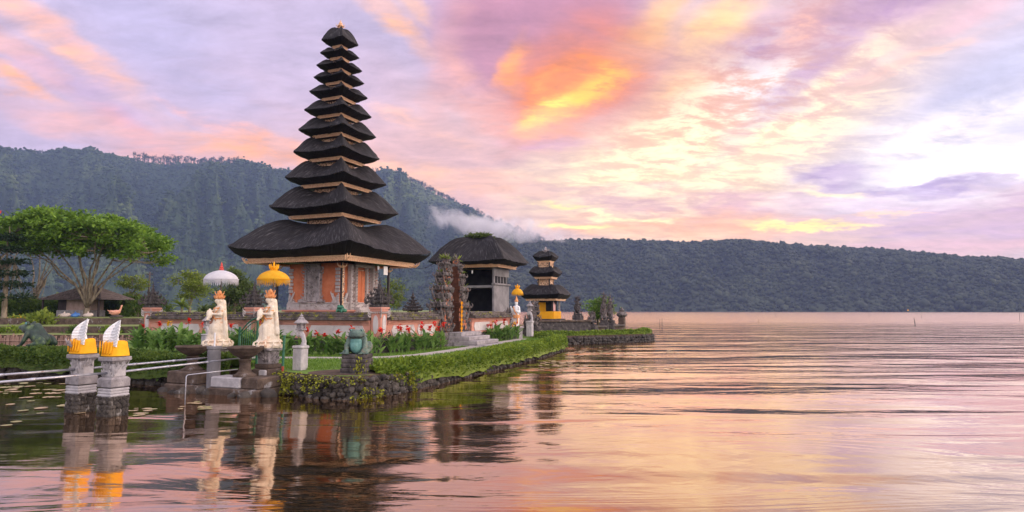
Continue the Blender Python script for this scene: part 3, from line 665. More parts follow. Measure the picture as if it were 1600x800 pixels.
# ------------------------------------------------------------------ the eleven-roofed tower
pf = atY(541, 405, 28.2); B0 = 2.8
MC = pf-U*B0+Vv*B0
def loc2w(c, x, y): return Vector((c.x+U.x*x+Vv.x*y, c.y+U.y*x+Vv.y*y, 0))
def solve_half(c, z, pxs, both):
    lo, hi = .05, 8.
    for _ in range(50):
        m = (lo+hi)/2
        l = loc2w(c, -m, -m); l.z = z; xl = proj(l)[0]
        if both:
            r = loc2w(c, m, m); r.z = z; val = proj(r)[0]-xl; tgt = pxs
        else: val = -xl; tgt = -pxs
        if val < tgt: lo = m
        else: hi = m
    return lo
tips = [(353, 381, 672, 398), (419, 319.5, 622, 336), (444.5, 274.5, 604, 289.5), (458, 234.5, 594, 250), (466.6, 200, 589, 216), (476, 168.5, 582, 185), (484, 139.7, 576, 155), (491.6, 117, 571.4, 133), (496.6, 98.4, 569, 113.5), (502, 78.6, 563.4, 93), (503, 60, 561, 71.7)]
beams = [(386.5, 405), (452.5, 336.5), (471, 288), (484.5, 247.5), (489.5, 210), (496.5, 179.5), (503, 152.5), (509, 129), (512.5, 109), (515.5, 90.5), (519, 72)]
tower = thing('shrine_tower', 'very tall black thatched shrine tower with eleven stacked roofs above an orange brick shrine', 'shrine tower', (MC.x, MC.y, ZG), YAW)
rng = random.Random(3)
lev = []
zguess = 5.
for k in range(11):
    Lx, Ly, Rx, Ry = tips[k]; W = solve_half(MC, zguess, (Rx-Lx), True)
    pl = loc2w(MC, -W, -W); zt_ = atY(Lx, Ly, pl.y).z; pr_ = loc2w(MC, W, W); zt2 = atY(Rx, Ry, pr_.y).z; zt_ = (zt_+zt2)/2; W = solve_half(MC, zt_, (Rx-Lx), True)
    b = solve_half(MC, zt_-.3, beams[k][0], False); pb = loc2w(MC, b, -b); zb = atY(541, beams[k][1], pb.y).z
    lev.append((W/.955, b, zt_, zb)); zguess = zt_+1
apex_z = atY(532, 44, MC.y).z
for k in range(11):
    W, b, ztip, zb = [v for v in lev[k]]
    h = .20 if k == 0 else max(.085, .15-.006*k)
    zbt = zb+h*.95
    ze = zbt+(.45+.028*k)*(ztip-zbt); lift = (ztip-ze)
    if k < 10:
        dn = lev[k+1][1]*.66; dh = max(.12, .34-.026*k); zt = lev[k+1][3]-dh*.72
    else: dn = .09; zt = apex_z-.02; dh = 0
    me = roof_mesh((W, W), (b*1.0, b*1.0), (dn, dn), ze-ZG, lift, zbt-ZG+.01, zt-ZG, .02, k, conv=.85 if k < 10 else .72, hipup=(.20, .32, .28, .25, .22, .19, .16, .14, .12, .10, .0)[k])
    r = link('roof', me, tower)
    strands((W, W), ze-ZG, lift, 500 if k < 3 else 200, k, L_=.16 if k == 0 else .09).build('frayed_edge', M['thatch'], r)['kind'] = 'stuff'
    mb = MB(); beam_ring(mb, (b, b), zb-ZG, h, .10 if k < 6 else .06, (44, 30, 26, 24, 22, 20, 18, 16, 14, 12, 10)[k]); corner_scrolls(mb, (b, b), zb-ZG+h*.3, .34 if k == 0 else .16-.008*k)
    mb.build('eave_beam', M['gold'], tower)
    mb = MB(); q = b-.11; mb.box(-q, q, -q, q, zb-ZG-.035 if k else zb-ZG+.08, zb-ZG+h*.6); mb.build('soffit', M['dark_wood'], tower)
    if k < 10:
        nb = lev[k+1][1]; q = nb*.60; z0, z1 = zt-ZG-.15, lev[k+1][3]-ZG-.03
        mb = MB(); mb.box(-q, q, -q, q, z0, z1)
        for sx in (-1, 1):
            for sy in (-1, 1): mb.cbox((sx*q, sy*q, (z0+z1)/2), (.035, .035, (z1-z0)/2+.002))
        if k < 5: relief(mb, -q, q, z0+.1, z1-.04, -q, 26, rng, .07); relief(mb, -q, q, z0+.1, z1-.04, q, 26, rng, .07, 'x', 1)
        mb.build('neck', M['gold_carved'], tower)
# finial
mb = MB(); za = apex_z-ZG
mb.lathe([(.10, -.08), (.13, -.02), (.09, .03), (.16, .09), (.15, .15), (.08, .20), (.10, .25), (.05, .31), (.015, .42)], 12, (0, 0, za))
for k in range(6): a = k*1.047; mb.flame((.12*math.cos(a), .12*math.sin(a), za+.08), (math.cos(a), math.sin(a), 0), .16, 1.2, .2)
mb.build('finial', M['gold'], tower)
# shrine body under the lowest roof
zb0 = lev[0][3]-ZG; z_floor = 1.30
mb = MB()
for i, (hw, a, c) in enumerate(((2.25, .0, .75), (2.02, .752, .98), (2.08, .982, 1.10), (1.92, 1.102, z_floor))): mb.box(-hw, hw, -hw, hw, a, c, bev=.02)
mb.build('plinth', M['pink_wall'], tower)
mb = MB()
for hw, a, c in ((1.72, z_floor+.001, z_floor+.14), (1.64, z_floor+.142, z_floor+.26), (1.74, z_floor+.262, z_floor+.34)): mb.box(-hw, hw, -hw, hw, a, c, bev=.015)
mb.build('base_moulding', M['pink_wall'], tower)
zs = z_floor+.342; H = zb0-.02
wl = tower
mb = MB(); mb.box(-1.5, 1.5, -1.5, 1.5, zs, H); wallp = mb.build('wall', M['orange_brick'], tower)
# grey carved trim: skirting with stepped corner scrolls, central relief panel on the left face
rng = random.Random(8)
mb = MB()
for (ax, sg) in (('y', -1), ('x', 1)):
    def bx(a0, a1, z0, z1, d, mb=mb, ax=ax, sg=sg):
        if ax == 'y': mb.box(a0, a1, -1.5-d, -1.501, z0, z1, bev=.012)
        else: mb.box(1.501, 1.5+d, a0, a1, z0, z1, bev=.012)
    bx(-1.56, 1.56, zs+.001, zs+.30, .10); bx(-1.50, 1.50, zs+.302, zs+.36, .14)
    for s in (-1, 1):
        for k in range(5): bx(*sorted((s*1.48, s*(1.10+.075*k))), zs+.362+.085*k, zs+.44+.085*k, .10-.012*k)
        for k in range(7): bx(*sorted((s*1.50, s*(1.24+.04*(k % 2)))), zs+.82+.17*k, zs+.955+.17*k, .06+.02*(k % 2))
        for k in range(6):
            p = (s*(1.35-.03*k), -1.60, zs+.40+.07*k) if ax == 'y' else (1.60, s*(1.35-.03*k), zs+.40+.07*k)
            mb.flame(p, (-s, -.3, 0) if ax == 'y' else (.3, -s, 0), .20, 1.6, .25)
    relief(mb, -1.4, 1.4, zs+.05, zs+.3, -1.60 if ax == 'y' else 1.60, 40, rng, .11, ax, sg)
mb.build('carved_trim', M['carved_light'], tower)
mb = MB(); y = -1.5
mb.box(-.46, .46, -1.60, -1.501, zs+.38, zs+1.95, bev=.02); mb.box(-.56, .56, -1.64, -1.501, zs+1.952, zs+2.05, bev=.02); mb.box(-.40, .40, -1.66, -1.501, zs+2.052, zs+2.22, bev=.02)
for s in (-1, 1):
    mb.box(*sorted((s*.46, s*.36)), -1.68, -1.602, zs+.44, zs+1.9, bev=.015)
    for k in range(10): mb.flame((s*.5, -1.62, zs+.45+.16*k), (s, -.3, 0), .20 if k in (0, 1, 8, 9) else .11, 1.2, .22)
    for k in range(7): mb.flame((s*(.30+.07*k), -1.66, zs+.38), (s, -.5, .2), .26-.02*k, 1.7, .26)
relief(mb, -.32, .32, zs+.5, zs+1.85, -1.60, 90, rng, .12); relief(mb, -.5, .5, zs+1.95, zs+2.2, -1.64, 26, rng, .12)
mb.build('relief_panel', M['carved_stone'], tower)
# door on the right face with its carved surround
d = MB(); d.box(1.505, 1.56, -.36, .36, zs+.30, zs+1.95, bev=.01); door = d.build('door', M['gold_carved'], tower)
mb = MB(); mb.box(1.561, 1.60, -.30, -.015, zs+.34, zs+1.9); mb.box(1.561, 1.60, .015, .30, zs+.34, zs+1.9); mb.build('door_leaf', M['orange_brick'], door)
mb = MB()
for s in (-1, 1):
    mb.box(1.505, 1.68, *sorted((s*.37, s*.52)), zs+.002, zs+2.05, bev=.02); mb.box(1.505, 1.74, *sorted((s*.80, s*.98)), zs+.002, zs+2.15, bev=.02)
    for k in range(14): mb.flame((1.70, s*.45, zs+.1+.14*k), (.6, s*.7, 0), .15, 1.3, .24)
    for k in range(12): mb.flame((1.75, s*.9, zs+.15+.16*k), (.7, s*.5*(1 if k % 2 else -1), 0), .16, 1.5, .25)
mb.box(1.505, 1.72, -.62, .62, zs+2.052, zs+2.20, bev=.02); mb.box(1.505, 1.78, -.45, .45, zs+2.202, zs+2.34, bev=.02)
for k in range(22): mb.flame((1.74, -.6+1.2*k/21, zs+2.1), (.7, (k/21-.5)*2, 0), .24, 1.4, .24)
mb.box(1.505, 1.9, -.5, .5, zs+.001, zs+.12); mb.box(1.505, 2.05, -.6, .6, zs-.2, zs-.001)
mb.build('door_surround', M['carved_light'], tower)
for sx, sy in ((1, -1), (-1, -1), (1, 1), (-1, 1), (1, .0), (0, -1)):
    if (sx, sy) in ((1, .0), (0, -1)): continue
    mb = MB(); q = .055; px_, py_ = sx*1.9, sy*1.9
    mb.box(px_-q, px_+q, py_-q, py_+q, z_floor+.30, zb0, bev=.012); p = mb.build('post', M['dark_wood'], tower)
    mb = MB(); mb.box(px_-.11, px_+.11, py_-.11, py_+.11, z_floor+.001, z_floor+.298, bev=.03); mb.build('post_foot', M['carved_light'], p)
    mb = MB()
    for k in range(4): a = k*math.pi/2+.78; mb.flame((px_, py_, zb0-.22), (math.cos(a), math.sin(a), 0), .26, 1.1, .24)
    mb.box(px_-.08, px_+.08, py_-.08, py_+.08, zb0-.30, zb0-.2, bev=.02); mb.build('capital', M['gold'], p)
    mb = MB()
    if (sx, sy) == (1, -1):
        mb.box(px_+.058, px_+.085, py_-.04, py_+.04, z_floor+.5, zb0-.32); mb.build('carved_face', M['gold_carved'], p)
# things under the eave
pe = loc2w(MC, 2.62, .55)
t = thing('notice_board', 'small blank white board hung under the gold eave of the tall tower', 'board', (pe.x, pe.y, lev[0][3]-.30), YAW)
mb = MB(); mb.box(-.012, .012, -.17, .17, -.22, .20, bev=.005); mb.build('panel', M['white_board'], t)
mb = MB(); mb.tube([(0, -.1, .20), (0, -.1, .34)], .008, 5); mb.tube([(0, .1, .20), (0, .1, .34)], .008, 5); mb.build('hook', M['wire'], t)
def hanging_lamp(loc, label):
    t = thing('hanging_lamp', label, 'lamp', loc)
    mb = MB(); mb.tube([(0, 0, 0), (0, 0, .2)], .008, 5); mb.build('cord', M['wire'], t)
    mb = MB(); mb.lathe([(.02, 0), (.05, -.03), (.055, -.14), (.03, -.2), (.005, -.22)], 10); mb.build('bulb', M['white_board'], t)
pe = loc2w(MC, 2.55, .02); hanging_lamp((pe.x, pe.y, lev[0][3]-.1), 'small white bulb hung beside the white board under the tower eave')

# ------------------------------------------------------------------ compound wall, corner shrines, split gate
C0 = atY(592, 520, 25); C0.z = ZG
def FR(x, y, z=None): p = loc2w(C0, x, y); p.z = ZG if z is None else z; return p
def wall(name, label, along, a0, a1, seed, panels):
    """a wall run in the frame of the corner: ALONG x (the left run) or y (the right run)"""
    rng = random.Random(seed); t = thing(name, label, 'wall', FR(0, 0), YAW); sg = -1 if along == 'x' else 1   # the seen side
    def bx(mb, s0, s1, o0, o1, z0, z1, bev=0.):
        o0, o1 = sorted((o0*sg, o1*sg))
        if along == 'x': mb.box(s0, s1, o0, o1, z0, z1, bev=bev)
        else: mb.box(o0, o1, s0, s1, z0, z1, bev=bev)
    mb = MB(); bx(mb, a0, a1, -.30, .30, -.3, .36, .02); bx(mb, a0, a1, -.26, .26, .362, .50, .02); mb.build('base', M['black_stone'], t)
    mb = MB(); bx(mb, a0, a1, -.20, .20, .50, 1.22)
    for o, z0, z1 in ((.235, .502, .57), (.235, 1.06, 1.12), (.27, 1.122, 1.17), (.31, 1.172, 1.23)): bx(mb, a0, a1, -o, o, z0, z1, .008)
    mb.build('body', M['pink_wall'], t)
    for s0, s1 in panels:
        mb = MB(); zc0, zc1 = .60, 1.03; m_ = (zc0+zc1)/2; o = .232*sg
        ring = [(s0, m_), (s0+.12, zc0), (s1-.12, zc0), (s1, m_), (s1-.12, zc1), (s0+.12, zc1)]
        P = lambda s, z, oo: (s, oo, z) if along == 'x' else (oo, s, z)
        vs = [P(s, z, .19*sg) for s, z in ring]+[P(s, z, o) for s, z in ring]; fs = [tuple(range(6, 12))[::-1] if sg < 0 else tuple(range(6, 12))]+[(i, (i+1) % 6, 6+(i+1) % 6, 6+i) for i in range(6)]
        mb.add(vs, fs); mb.build('inset_panel', M['panel'], t)
    # mossy coping, laid in courses with a ragged lower edge
    mb = MB(); s = a0
    while s < a1-.01:
        e = min(a1, s+rng.uniform(.28, .46)); jz = rng.uniform(-.015, .015); jo = rng.uniform(-.02, .03)
        for (o0, z0, z1) in ((.44+jo, 1.232, 1.31), (.40+jo*.5, 1.312, 1.37), (.28, 1.372, 1.46), (.17, 1.462, 1.545+jz)): bx(mb, s+.004, e-.004, -o0, o0, z0, z1, .018)
        s = e
    mb.build('coping', M['coping'], t)
    Cm = np.array([[(s_ := rng.uniform(a0, a1)), sg*rng.uniform(-.1, .42), 0] for _ in range(int((a1-a0)*60))])
    Cm[:, 2] = np.where(np.abs(Cm[:, 1]) < .17, 1.54, 1.54-(np.abs(Cm[:, 1])-.17)*.72)
    n1 = np.array([fbm(np.array([c[0]*1.3+seed]), np.array([c[1]*2+9]), seed, 2)[0] for c in Cm]); Cm = Cm[n1 > .52]
    if along == 'y': Cm = Cm[:, [1, 0, 2]]
    V, F = leaves(Cm, .055, np.random.default_rng(seed), .8, 1.5); o = link('moss', npmesh('moss', V, F, M['leaf_moss']), t); o['kind'] = 'stuff'
    return t
wall('compound_wall', 'low pink and grey panelled wall with mossy coping, running behind the white and yellow parasols', 'x', -12.3, -.26, 1, [(-11.6, -9.2), (-8.9, -6.9), (-5.75, -3.5), (-3.2, -.5)])
wall('compound_wall', 'short pink and white panelled wall with mossy top between corner pillar and split gate', 'y', .26, 4.35, 2, [(.55, 2.3), (2.5, 4.0)])
wall('compound_wall', 'pink and white wall under the open grey pavilion, beyond the split gate', 'y', 7.72, 12.6, 3, [(7.95, 9.9), (10.2, 12.3)])

def crown(mb, w_, z, rng, sc_=1.):
    """the black carved crown of a wall shrine: tiers with upturned scrolls and a finial"""
    tiers = ((1.25, .0, .10), (1.0, .10, .17), (1.42, .17, .27), (1.05, .27, .34), (1.18, .34, .41), (.72, .41, .50), (.85, .50, .56), (.45, .56, .66), (.55, .66, .71), (.26, .71, .84))
    for a, z0, z1 in tiers: q = w_*a*.9; mb.box(-q, q, -q, q, z+z0*sc_+.001, z+z1*sc_, bev=.02*sc_)
    for lvl, (a, zz, s) in enumerate(((1.34, .20, .25), (1.10, .36, .22), (.8, .52, .19), (.5, .68, .14))):
        q = w_*a
        for sx in (-1, 1):
            for sy in (-1, 1):
                mb.flame((sx*q, sy*q, z+zz*sc_), (sx, sy, 0), s*sc_*w_/.34, 1.9, .27); mb.flame((sx*q*.9, sy*q, z+zz*sc_), (sx*.3, sy, 0), s*.8*sc_*w_/.34, 1.9, .3); mb.flame((sx*q, sy*q*.9, z+zz*sc_), (sx, sy*.3, 0), s*.8*sc_*w_/.34, 1.9, .3)
        for dx, dy in ((1, 0), (-1, 0), (0, 1), (0, -1)): mb.flame((dx*q, dy*q, z+zz*sc_), (dx, dy, 0), s*.9*sc_*w_/.34, 1.9, .34)
    mb.lathe([(.10, .80), (.12, .88), (.05, .93), (.075, .99), (.03, 1.06), (.008, 1.2)], 8, (0, 0, z)) if sc_ == 1 else mb.lathe([(a*sc_, b*sc_) for a, b in ((.10, .80), (.12, .88), (.05, .93), (.075, .99), (.03, 1.06), (.008, 1.2))], 8, (0, 0, z))
def wall_shrine(loc, label, seed, rot=YAW, w_=.36, zt=1.75):
    rng = random.Random(seed); t = thing('wall_shrine', label, 'wall shrine', loc, rot, 'pillar shrines along the compound wall')
    mb = MB()
    for q, z0, z1 in ((.52, -.3, .30), (.46, .302, .42), (.54, .422, .50)): mb.box(-q, q, -q, q, z0, z1, bev=.03)
    for sx in (-1, 1):
        for sy in (-1, 1):
            for k in range(3): mb.flame((sx*.42, sy*.42, .55+.1*k), (sx, sy*(1-.5*k), .1), .26-.05*k, 1.8, .27)
        for k in range(4): mb.flame((sx*.40, -.3+.2*k, .52), (sx, 0, .2), .2, 1.7, .3); mb.flame((-.3+.2*k, sx*.40, .52), (0, sx, .2), .2, 1.7, .3)
    mb.build('base', M['black_stone'], t)
    mb = MB(); mb.box(-w_, w_, -w_, w_, .502, zt, bev=.03)
    for q, z0, z1 in ((.42, zt-.16, zt-.08), (.47, zt-.078, zt)): mb.box(-q, q, -q, q, z0, z1, bev=.015)
    mb.build('shaft', M['pink_wall'], t)
    for ax, sg in (('y', -1), ('x', 1)):
        mb = MB(); ring = [(.19*math.cos(a), 1.08+.36*math.sin(a)) for a in [2*math.pi*k/16 for k in range(16)]]; o0, o1 = sg*(w_-.01), sg*(w_+.035)
        P = (lambda s, z, o: (s, o, z)) if ax == 'y' else (lambda s, z, o: (o, s, z))
        mb.add([P(s, z, o0) for s, z in ring]+[P(s, z, o1) for s, z in ring], [tuple(range(16, 32))]+[(i, (i+1) % 16, 16+(i+1) % 16, 16+i) for i in range(16)])
        mb.build('oval_panel', M['panel'], t)
    mb = MB()
    for sx in (-1, 1):
        for sy in (-1, 1):
            for k in range(3): mb.flame((sx*w_, sy*w_, zt-.36+.1*k), (sx, sy, 0), .22, 1.0, .26)
    for s in np.linspace(-.3, .3, 5): mb.flame((s, -w_-.02, zt-.2), (s, -1, -.3), .16, .8, .3); mb.flame((w_+.02, s, zt-.2), (1, s, -.3), .16, .8, .3)
    mb.build('carved_band', M['carved_light'], t)
    mb = MB(); crown(mb, .40, zt+.001, rng); mb.build('crown_stone', M['black_stone'], t); t.scale = (.62, .62, 1)
    return t
wall_shrine(FR(0, 0), 'pillar shrine with black carved crown at the wall corner, behind the large frog', 1)
wall_shrine(FR(-12.5, 0), 'pillar shrine with black carved crown at the left end of the compound wall', 2)
pm = FR(-6.35, 0); wall_shrine((pm.x, pm.y, pm.z), 'pillar shrine with black carved crown behind the statue under the yellow parasol', 3)
# dark pinnacle seen behind the wall
pp = atY(645, 484, 31.5); t = thing('stone_pinnacle', 'small black pointed stone pinnacle above the wall between tower and gate', 'pinnacle', (pp.x, pp.y, ZG))
mb = MB(); mb.box(-.2, .2, -.2, .2, 0, 1.45, bev=.03); mb.build('shaft', M['black_stone'], t)
mb = MB(); crown(mb, .26, 1.45, random.Random(4), .95); mb.build('crown_stone', M['black_stone'], t)

def gate_half(s_in, sgn, label, seed):
    """half of a split gate: flat inner face, stepped and carved outer side. sgn +1: outer side towards +y"""
    rng = random.Random(seed); p = FR(0, s_in); t = thing('split_gate', label, 'gate', (p.x, p.y, ZG), YAW, 'halves of the split gate')
    levels = [(-.3, .62, 1.30, .50), (.62, 1.10, 1.05, .40), (1.10, 1.75, .80, .33), (1.75, 2.0, 1.12, .42), (2.0, 2.55, .70, .32), (2.55, 2.78, .92, .38), (2.78, 3.2, .54, .28), (3.2, 3.38, .70, .33), (3.38, 3.72, .36, .22), (3.72, 3.86, .46, .26), (3.86, 4.12, .22, .15)]
    levels = [(a, b, c*.82, d*.84) for a, b, c, d in levels]; orn = MB()
    for i, (z0, z1, dy, hx) in enumerate(levels):
        y0, y1 = sorted((0, sgn*dy)); tgt = MB(); tgt.box(-hx, hx, y0+(.012 if sgn > 0 else 0), y1-(.012 if sgn < 0 else 0), z0+.001, z1, bev=.02); tgt.build('cornice' if i in (0, 3, 5, 7, 9) else 'tier', M['gate_stone' if i in (0, 3, 5, 7, 9) else 'gate_orange'], t)
        if i in (3, 5, 7, 9, 0):
            sz = (.20, 0, 0, .24, 0, .22, 0, .19, 0, .15)[i]
            for fx in (-1, 1):
                for k in range(3): orn.flame((fx*hx*(1-.35*k), sgn*dy, z0+.04), (fx*(.8-.4*k), sgn, .1), sz*(1.15-.15*k), 1.8, .27)
                for k in range(6): orn.flame((fx*hx, sgn*dy*(.08+.16*k), z0+.03), (fx, rng.uniform(-.5, .5), 0), sz*rng.uniform(.5, 1.), 1.8, .32)
            for k in range(3): orn.flame((-hx+2*hx*(k+.5)/3, sgn*dy, z1-.05), (0, sgn, .3), sz*.9, 1.9, .32)
        elif i < 10:
            for k in range(26 if i < 5 else 16):
                zz = rng.uniform(z0, z1); f = rng.choice((1, 1, -1)); orn.flame((f*hx, sgn*dy*rng.uniform(.0, .95), zz), (f*.6, rng.uniform(-1, 1), 0), .17, rng.uniform(1., 2.2), .36)
                orn.flame((rng.uniform(-hx, hx), sgn*dy, zz), (rng.uniform(-1, 1), sgn*.7, 0), .18, rng.uniform(1., 2.2), .36)
            for fx in (-1, 1):
                orn.flame((fx*hx*.6, sgn*dy*.95, z0-.02), (fx*.3, sgn, .9), (z1-z0)*1.05, 1.1, .2)
        if i in (2, 4, 6):                                        # projecting carved mask on the outer side
            c = (0, sgn*(dy+.06), (z0+z1)/2); orn.sphere(c, (hx*.7, .14, (z1-z0)*.36), 8, 6)
            for s in (-1, 1): orn.sphere((s*hx*.3, c[1]+sgn*.11, c[2]+.08), .055, 6, 5); orn.flame((s*hx*.5, c[1], c[2]+.1), (s, sgn*.4, .3), .22, 1.7, .3)
            c = (hx+.04, sgn*dy*.5, (z0+z1)/2); orn.sphere(c, (.12, dy*.3, (z1-z0)*.34), 8, 6)
    for k in range(7): orn.flame((.08*math.cos(k), sgn*(.1+.08*math.sin(k)), 3.86+.05*k), (math.cos(k*1.6), math.sin(k*1.6), .5), .24, 1.7, .28)
    orn.build('carving', M['gate_stone'], t)
    mb = MB()
    for (z0, z1, dy, hx) in levels[:9]: mb.box(-hx*.9, hx*.9, *sorted((-sgn*.022, sgn*.011)), z0+.004, z1-.004)
    mb.build('inner_face', M['brown_brick'], t)
    # self-sown ferns on the ledges
    Cs = []
    for (z, dy, hx, m) in ((4.05, .2, .10, 60), (3.4, .5, .25, 26), (2.02, .85, .3, 24), (2.8, .7, .3, 20)):
        for _ in range(m): Cs.append((rng.uniform(-hx, hx), sgn*rng.uniform(dy*.5, dy), z))
    Cs = np.array(Cs); D = np.random.default_rng(seed).normal(size=Cs.shape)*(1, 1, .4)+(0, 0, .7)
    V, F = leaves(Cs, .26, np.random.default_rng(seed), .2, D=D); link('fern', npmesh('fern', V, F, M['leaf_yellow']), t)
    return t
gate_half(5.45, -1, 'near half of the tall split gate, grey and orange carvings stepping up its side', 5)
gate_half(6.25, 1, 'half of the tall split gate that shows a flat brown brick inner face', 6)
# steps up to the gate
t = thing('gate_steps', 'grey stone steps climbing to the split gate between flower beds', 'steps', FR(.55, 6.05), YAW)
for i in range(4):
    mb = MB(); mb.box(-.2-.002*i, 1.75-.42*i, -1.25+.06*i, 1.25-.06*i, -.1+.18*i+(.001 if i else -.2), .08+.18*i, bev=.02); mb.build('step', M['grey_stone'], t)
# yellow woven garland beside the gate
pg = FR(.62, 5.72); t = thing('garland', 'yellow woven palm garland hanging down beside the split gate', 'garland', (pg.x, pg.y, ZG), YAW)
mb = MB(); rng = random.Random(2)
mb.tube([(0, 0, 0), (0, 0, 2.2)], .02, 6); mb.build('pole', M['pole_wood'], t)
mb = MB()
for k in range(60):
    z = .35+k*.028; s = .05+.03*math.sin(k*.9); mb.add([(.03, -s, z), (.05, 0, z-.06), (.03, s, z), (.04, 0, z+.05)], [(0, 1, 2, 3)]); mb.add([(-s+.03, .03, z), (.03, .05, z-.05), (s+.03, .03, z), (.03, .04, z+.05)], [(0, 1, 2, 3)])
mb.build('ribbon', M['yellow_cloth'], t)
# wire between the tower eave and the gate
a = loc2w(MC, 2.8, 2.4); a.z = lev[0][3]+.02; b = FR(-.2, 5.0, 4.5)
mb = MB(); mb.tube([a.lerp(b, k/10)-Vector((0, 0, .25*math.sin(math.pi*k/10))) for k in range(11)], .012, 4); tag(mb.build('wire', M['wire']), 'thin dark wire strung from the tower eave to the split gate', 'wire')

# ------------------------------------------------------------------ open pavilion behind the gate
pc = atY(778, 416, 38.6); hx, hy = 1.95, 1.54
BC = pc-U*hx+Vv*hy; zbm = pc.z-ZG
pav = thing('pavilion', 'grey open fronted pavilion under a broad black thatched roof with plants on its ridge', 'pavilion', (BC.x, BC.y, ZG), YAW)
zr = atY(742, 371, BC.y).z-ZG
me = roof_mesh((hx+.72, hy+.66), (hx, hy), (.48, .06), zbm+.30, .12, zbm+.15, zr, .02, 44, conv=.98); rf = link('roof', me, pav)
strands((hx+.72, hy+.66), zbm+.30, .12, 400, 7, L_=.14).build('frayed_edge', M['thatch'], rf)['kind'] = 'stuff'
rr_ = np.random.default_rng(12); Cs = np.stack([rr_.uniform(-.95, .75, 260), rr_.uniform(-.22, .22, 260), zr+rr_.uniform(-.06, .05, 260)], 1); D = rr_.normal(size=Cs.shape)*(1, 1, .5)+(0, 0, .6)
V1 = leaves(Cs, .34, rr_, .3, D=D); Cs2 = np.stack([rr_.normal(-.3, .25, 160), rr_.normal(0, .12, 160), zr+np.abs(rr_.normal(.12, .1, 160))], 1); V2 = leaves(Cs2, .2, rr_, .5)
link('ridge_plants', npmesh('ridge_plants', *merge([V1, V2]), M['leaf_olive']), rf)
mb = MB(); beam_ring(mb, (hx, hy), zbm, .17, .12, 26); mb.build('eave_beam', M['gold'], pav)
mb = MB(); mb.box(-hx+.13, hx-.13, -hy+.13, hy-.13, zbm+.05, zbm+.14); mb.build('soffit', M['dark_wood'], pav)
fx, fy = hx-.42, hy-.36; zf = 1.55
mb = MB()
for q, z0, z1 in ((.34, 0, .9), (.22, .902, 1.3), (.30, 1.302, zf)): mb.box(-fx-q, fx+q, -fy-q, fy+q, z0, z1, bev=.02)
mb.build('plinth', M['grey_stone'], pav)
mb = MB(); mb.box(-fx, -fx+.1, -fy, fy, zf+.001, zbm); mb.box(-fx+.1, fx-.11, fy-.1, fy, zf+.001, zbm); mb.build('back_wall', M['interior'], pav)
mb = MB(); mb.box(fx-.1, fx, -fy+.12, fy, zf+.001, zf+1.62); mb.box(fx-.14, fx+.08, -fy-.06, fy+.06, zf+1.622, zf+1.74, bev=.01)
for k in range(5):
    mb.box(fx-.09, fx-.01, -fy+.12+k*.46, -fy+.20+k*.46, zf+1.742, zbm)
mb.box(fx-.09, fx-.01, -fy+.21, fy, zbm-.55, zbm-.002)
mb.build('side_wall', M['hall_grey'], pav)
for x, y in ((fx-.06, -fy+.06), (-fx+.06, -fy+.06)):
    mb = MB(); mb.box(x-.06, x+.06, y-.06, y+.06, zf+.001, zbm, bev=.01); mb.build('post', M['hall_grey'], pav)
mb = MB(); mb.box(-fx-.02, fx-.15, -fy-.02, -fy+.13, zf+1.45, zf+1.60, bev=.01); mb.box(-fx, fx-.14, -fy+.05, fy-.12, zf+1.46, zf+1.52); mb.build('cross_beam', M['hall_grey'], pav)
pl = loc2w(BC, .2, -hy+.05); hanging_lamp((pl.x, pl.y, zbm+ZG-.2), 'small white bulb hung under the eave of the grey open pavilion')

# ------------------------------------------------------------------ islet with the three-roofed shrine
IC = atY(853, 470, 45.5); zi = 1.0
sh = thing('small_shrine', 'small black thatched shrine with three roofs and yellow cloth round its foot', 'shrine', (IC.x, IC.y, ZG), YAW)
def zat(y): return atY(853, y, IC.y).z-ZG
def hw(px): return px/1000*IC.y/2.616
T3 = [(86, 464, 446, 465, 66), (56, 431, 418, 434, 38), (44, 406, 394, 409, 28)]
for k, (wpx, ye, yt, yb, bpx) in enumerate(T3):
    W = hw(wpx); b = hw(bpx); dn = (hw(24) if k < 2 else .06)
    zb = zat(yb+4 if k == 0 else yb+1)
    me = roof_mesh((W, W), (b, b), (dn, dn), zat(ye-3), .08 if k == 0 else .13, zb+.08, zat(yt), .02, 60+k, conv=.8, n=10, hipup=.08); link('roof', me, sh)
    mb = MB(); beam_ring(mb, (b, b), zb-.03, .11, .08, 14); mb.build('eave_beam', M['gold'], sh)
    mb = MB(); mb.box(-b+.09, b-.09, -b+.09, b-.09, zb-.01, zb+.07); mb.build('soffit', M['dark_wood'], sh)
    if k < 2:
        q = hw(24); z1 = zat(T3[k+1][3]+1); mb = MB(); mb.box(-q, q, -q, q, zat(yt)-.2, z1-.02); relief(mb, -q, q, zat(yt)+.05, z1-.1, -q, 18, random.Random(k), .09); relief(mb, -q, q, zat(yt)+.05, z1-.1, q, 18, random.Random(k), .09, 'x', 1); nk = mb.build('neck', M['gold_carved'], sh)
        mb = MB()
        for sx in (-1, 1):
            for sy in (-1, 1): mb.cbox((sx*q, sy*q, (zat(yt)+z1)/2), (.04, .04, (z1-zat(yt))/2))
        mb.build('frame', M['dark_wood'], nk)
mb = MB(); mb.lathe([(.08, -.1), (.14, 0), (.07, .06), (.16, .16), (.09, .28), (.02, .42)], 8, (0, 0, zat(394.5)))
for k in range(6): mb.flame((.1*math.cos(k), .1*math.sin(k), zat(394)+.05), (math.cos(k), math.sin(k), .2), .22, 1.2, .22)
mb.build('finial', M['carved_stone'], sh)
q = hw(46)*.5; zf3 = zat(498); ztop = zat(467)
mb = MB(); mb.box(-.98, .98, -.98, .98, 0, zf3-.12, bev=.03); mb.box(-1.1, 1.1, -1.1, 1.1, zf3-.118, zf3, bev=.03); mb.build('plinth', M['black_stone'], sh)
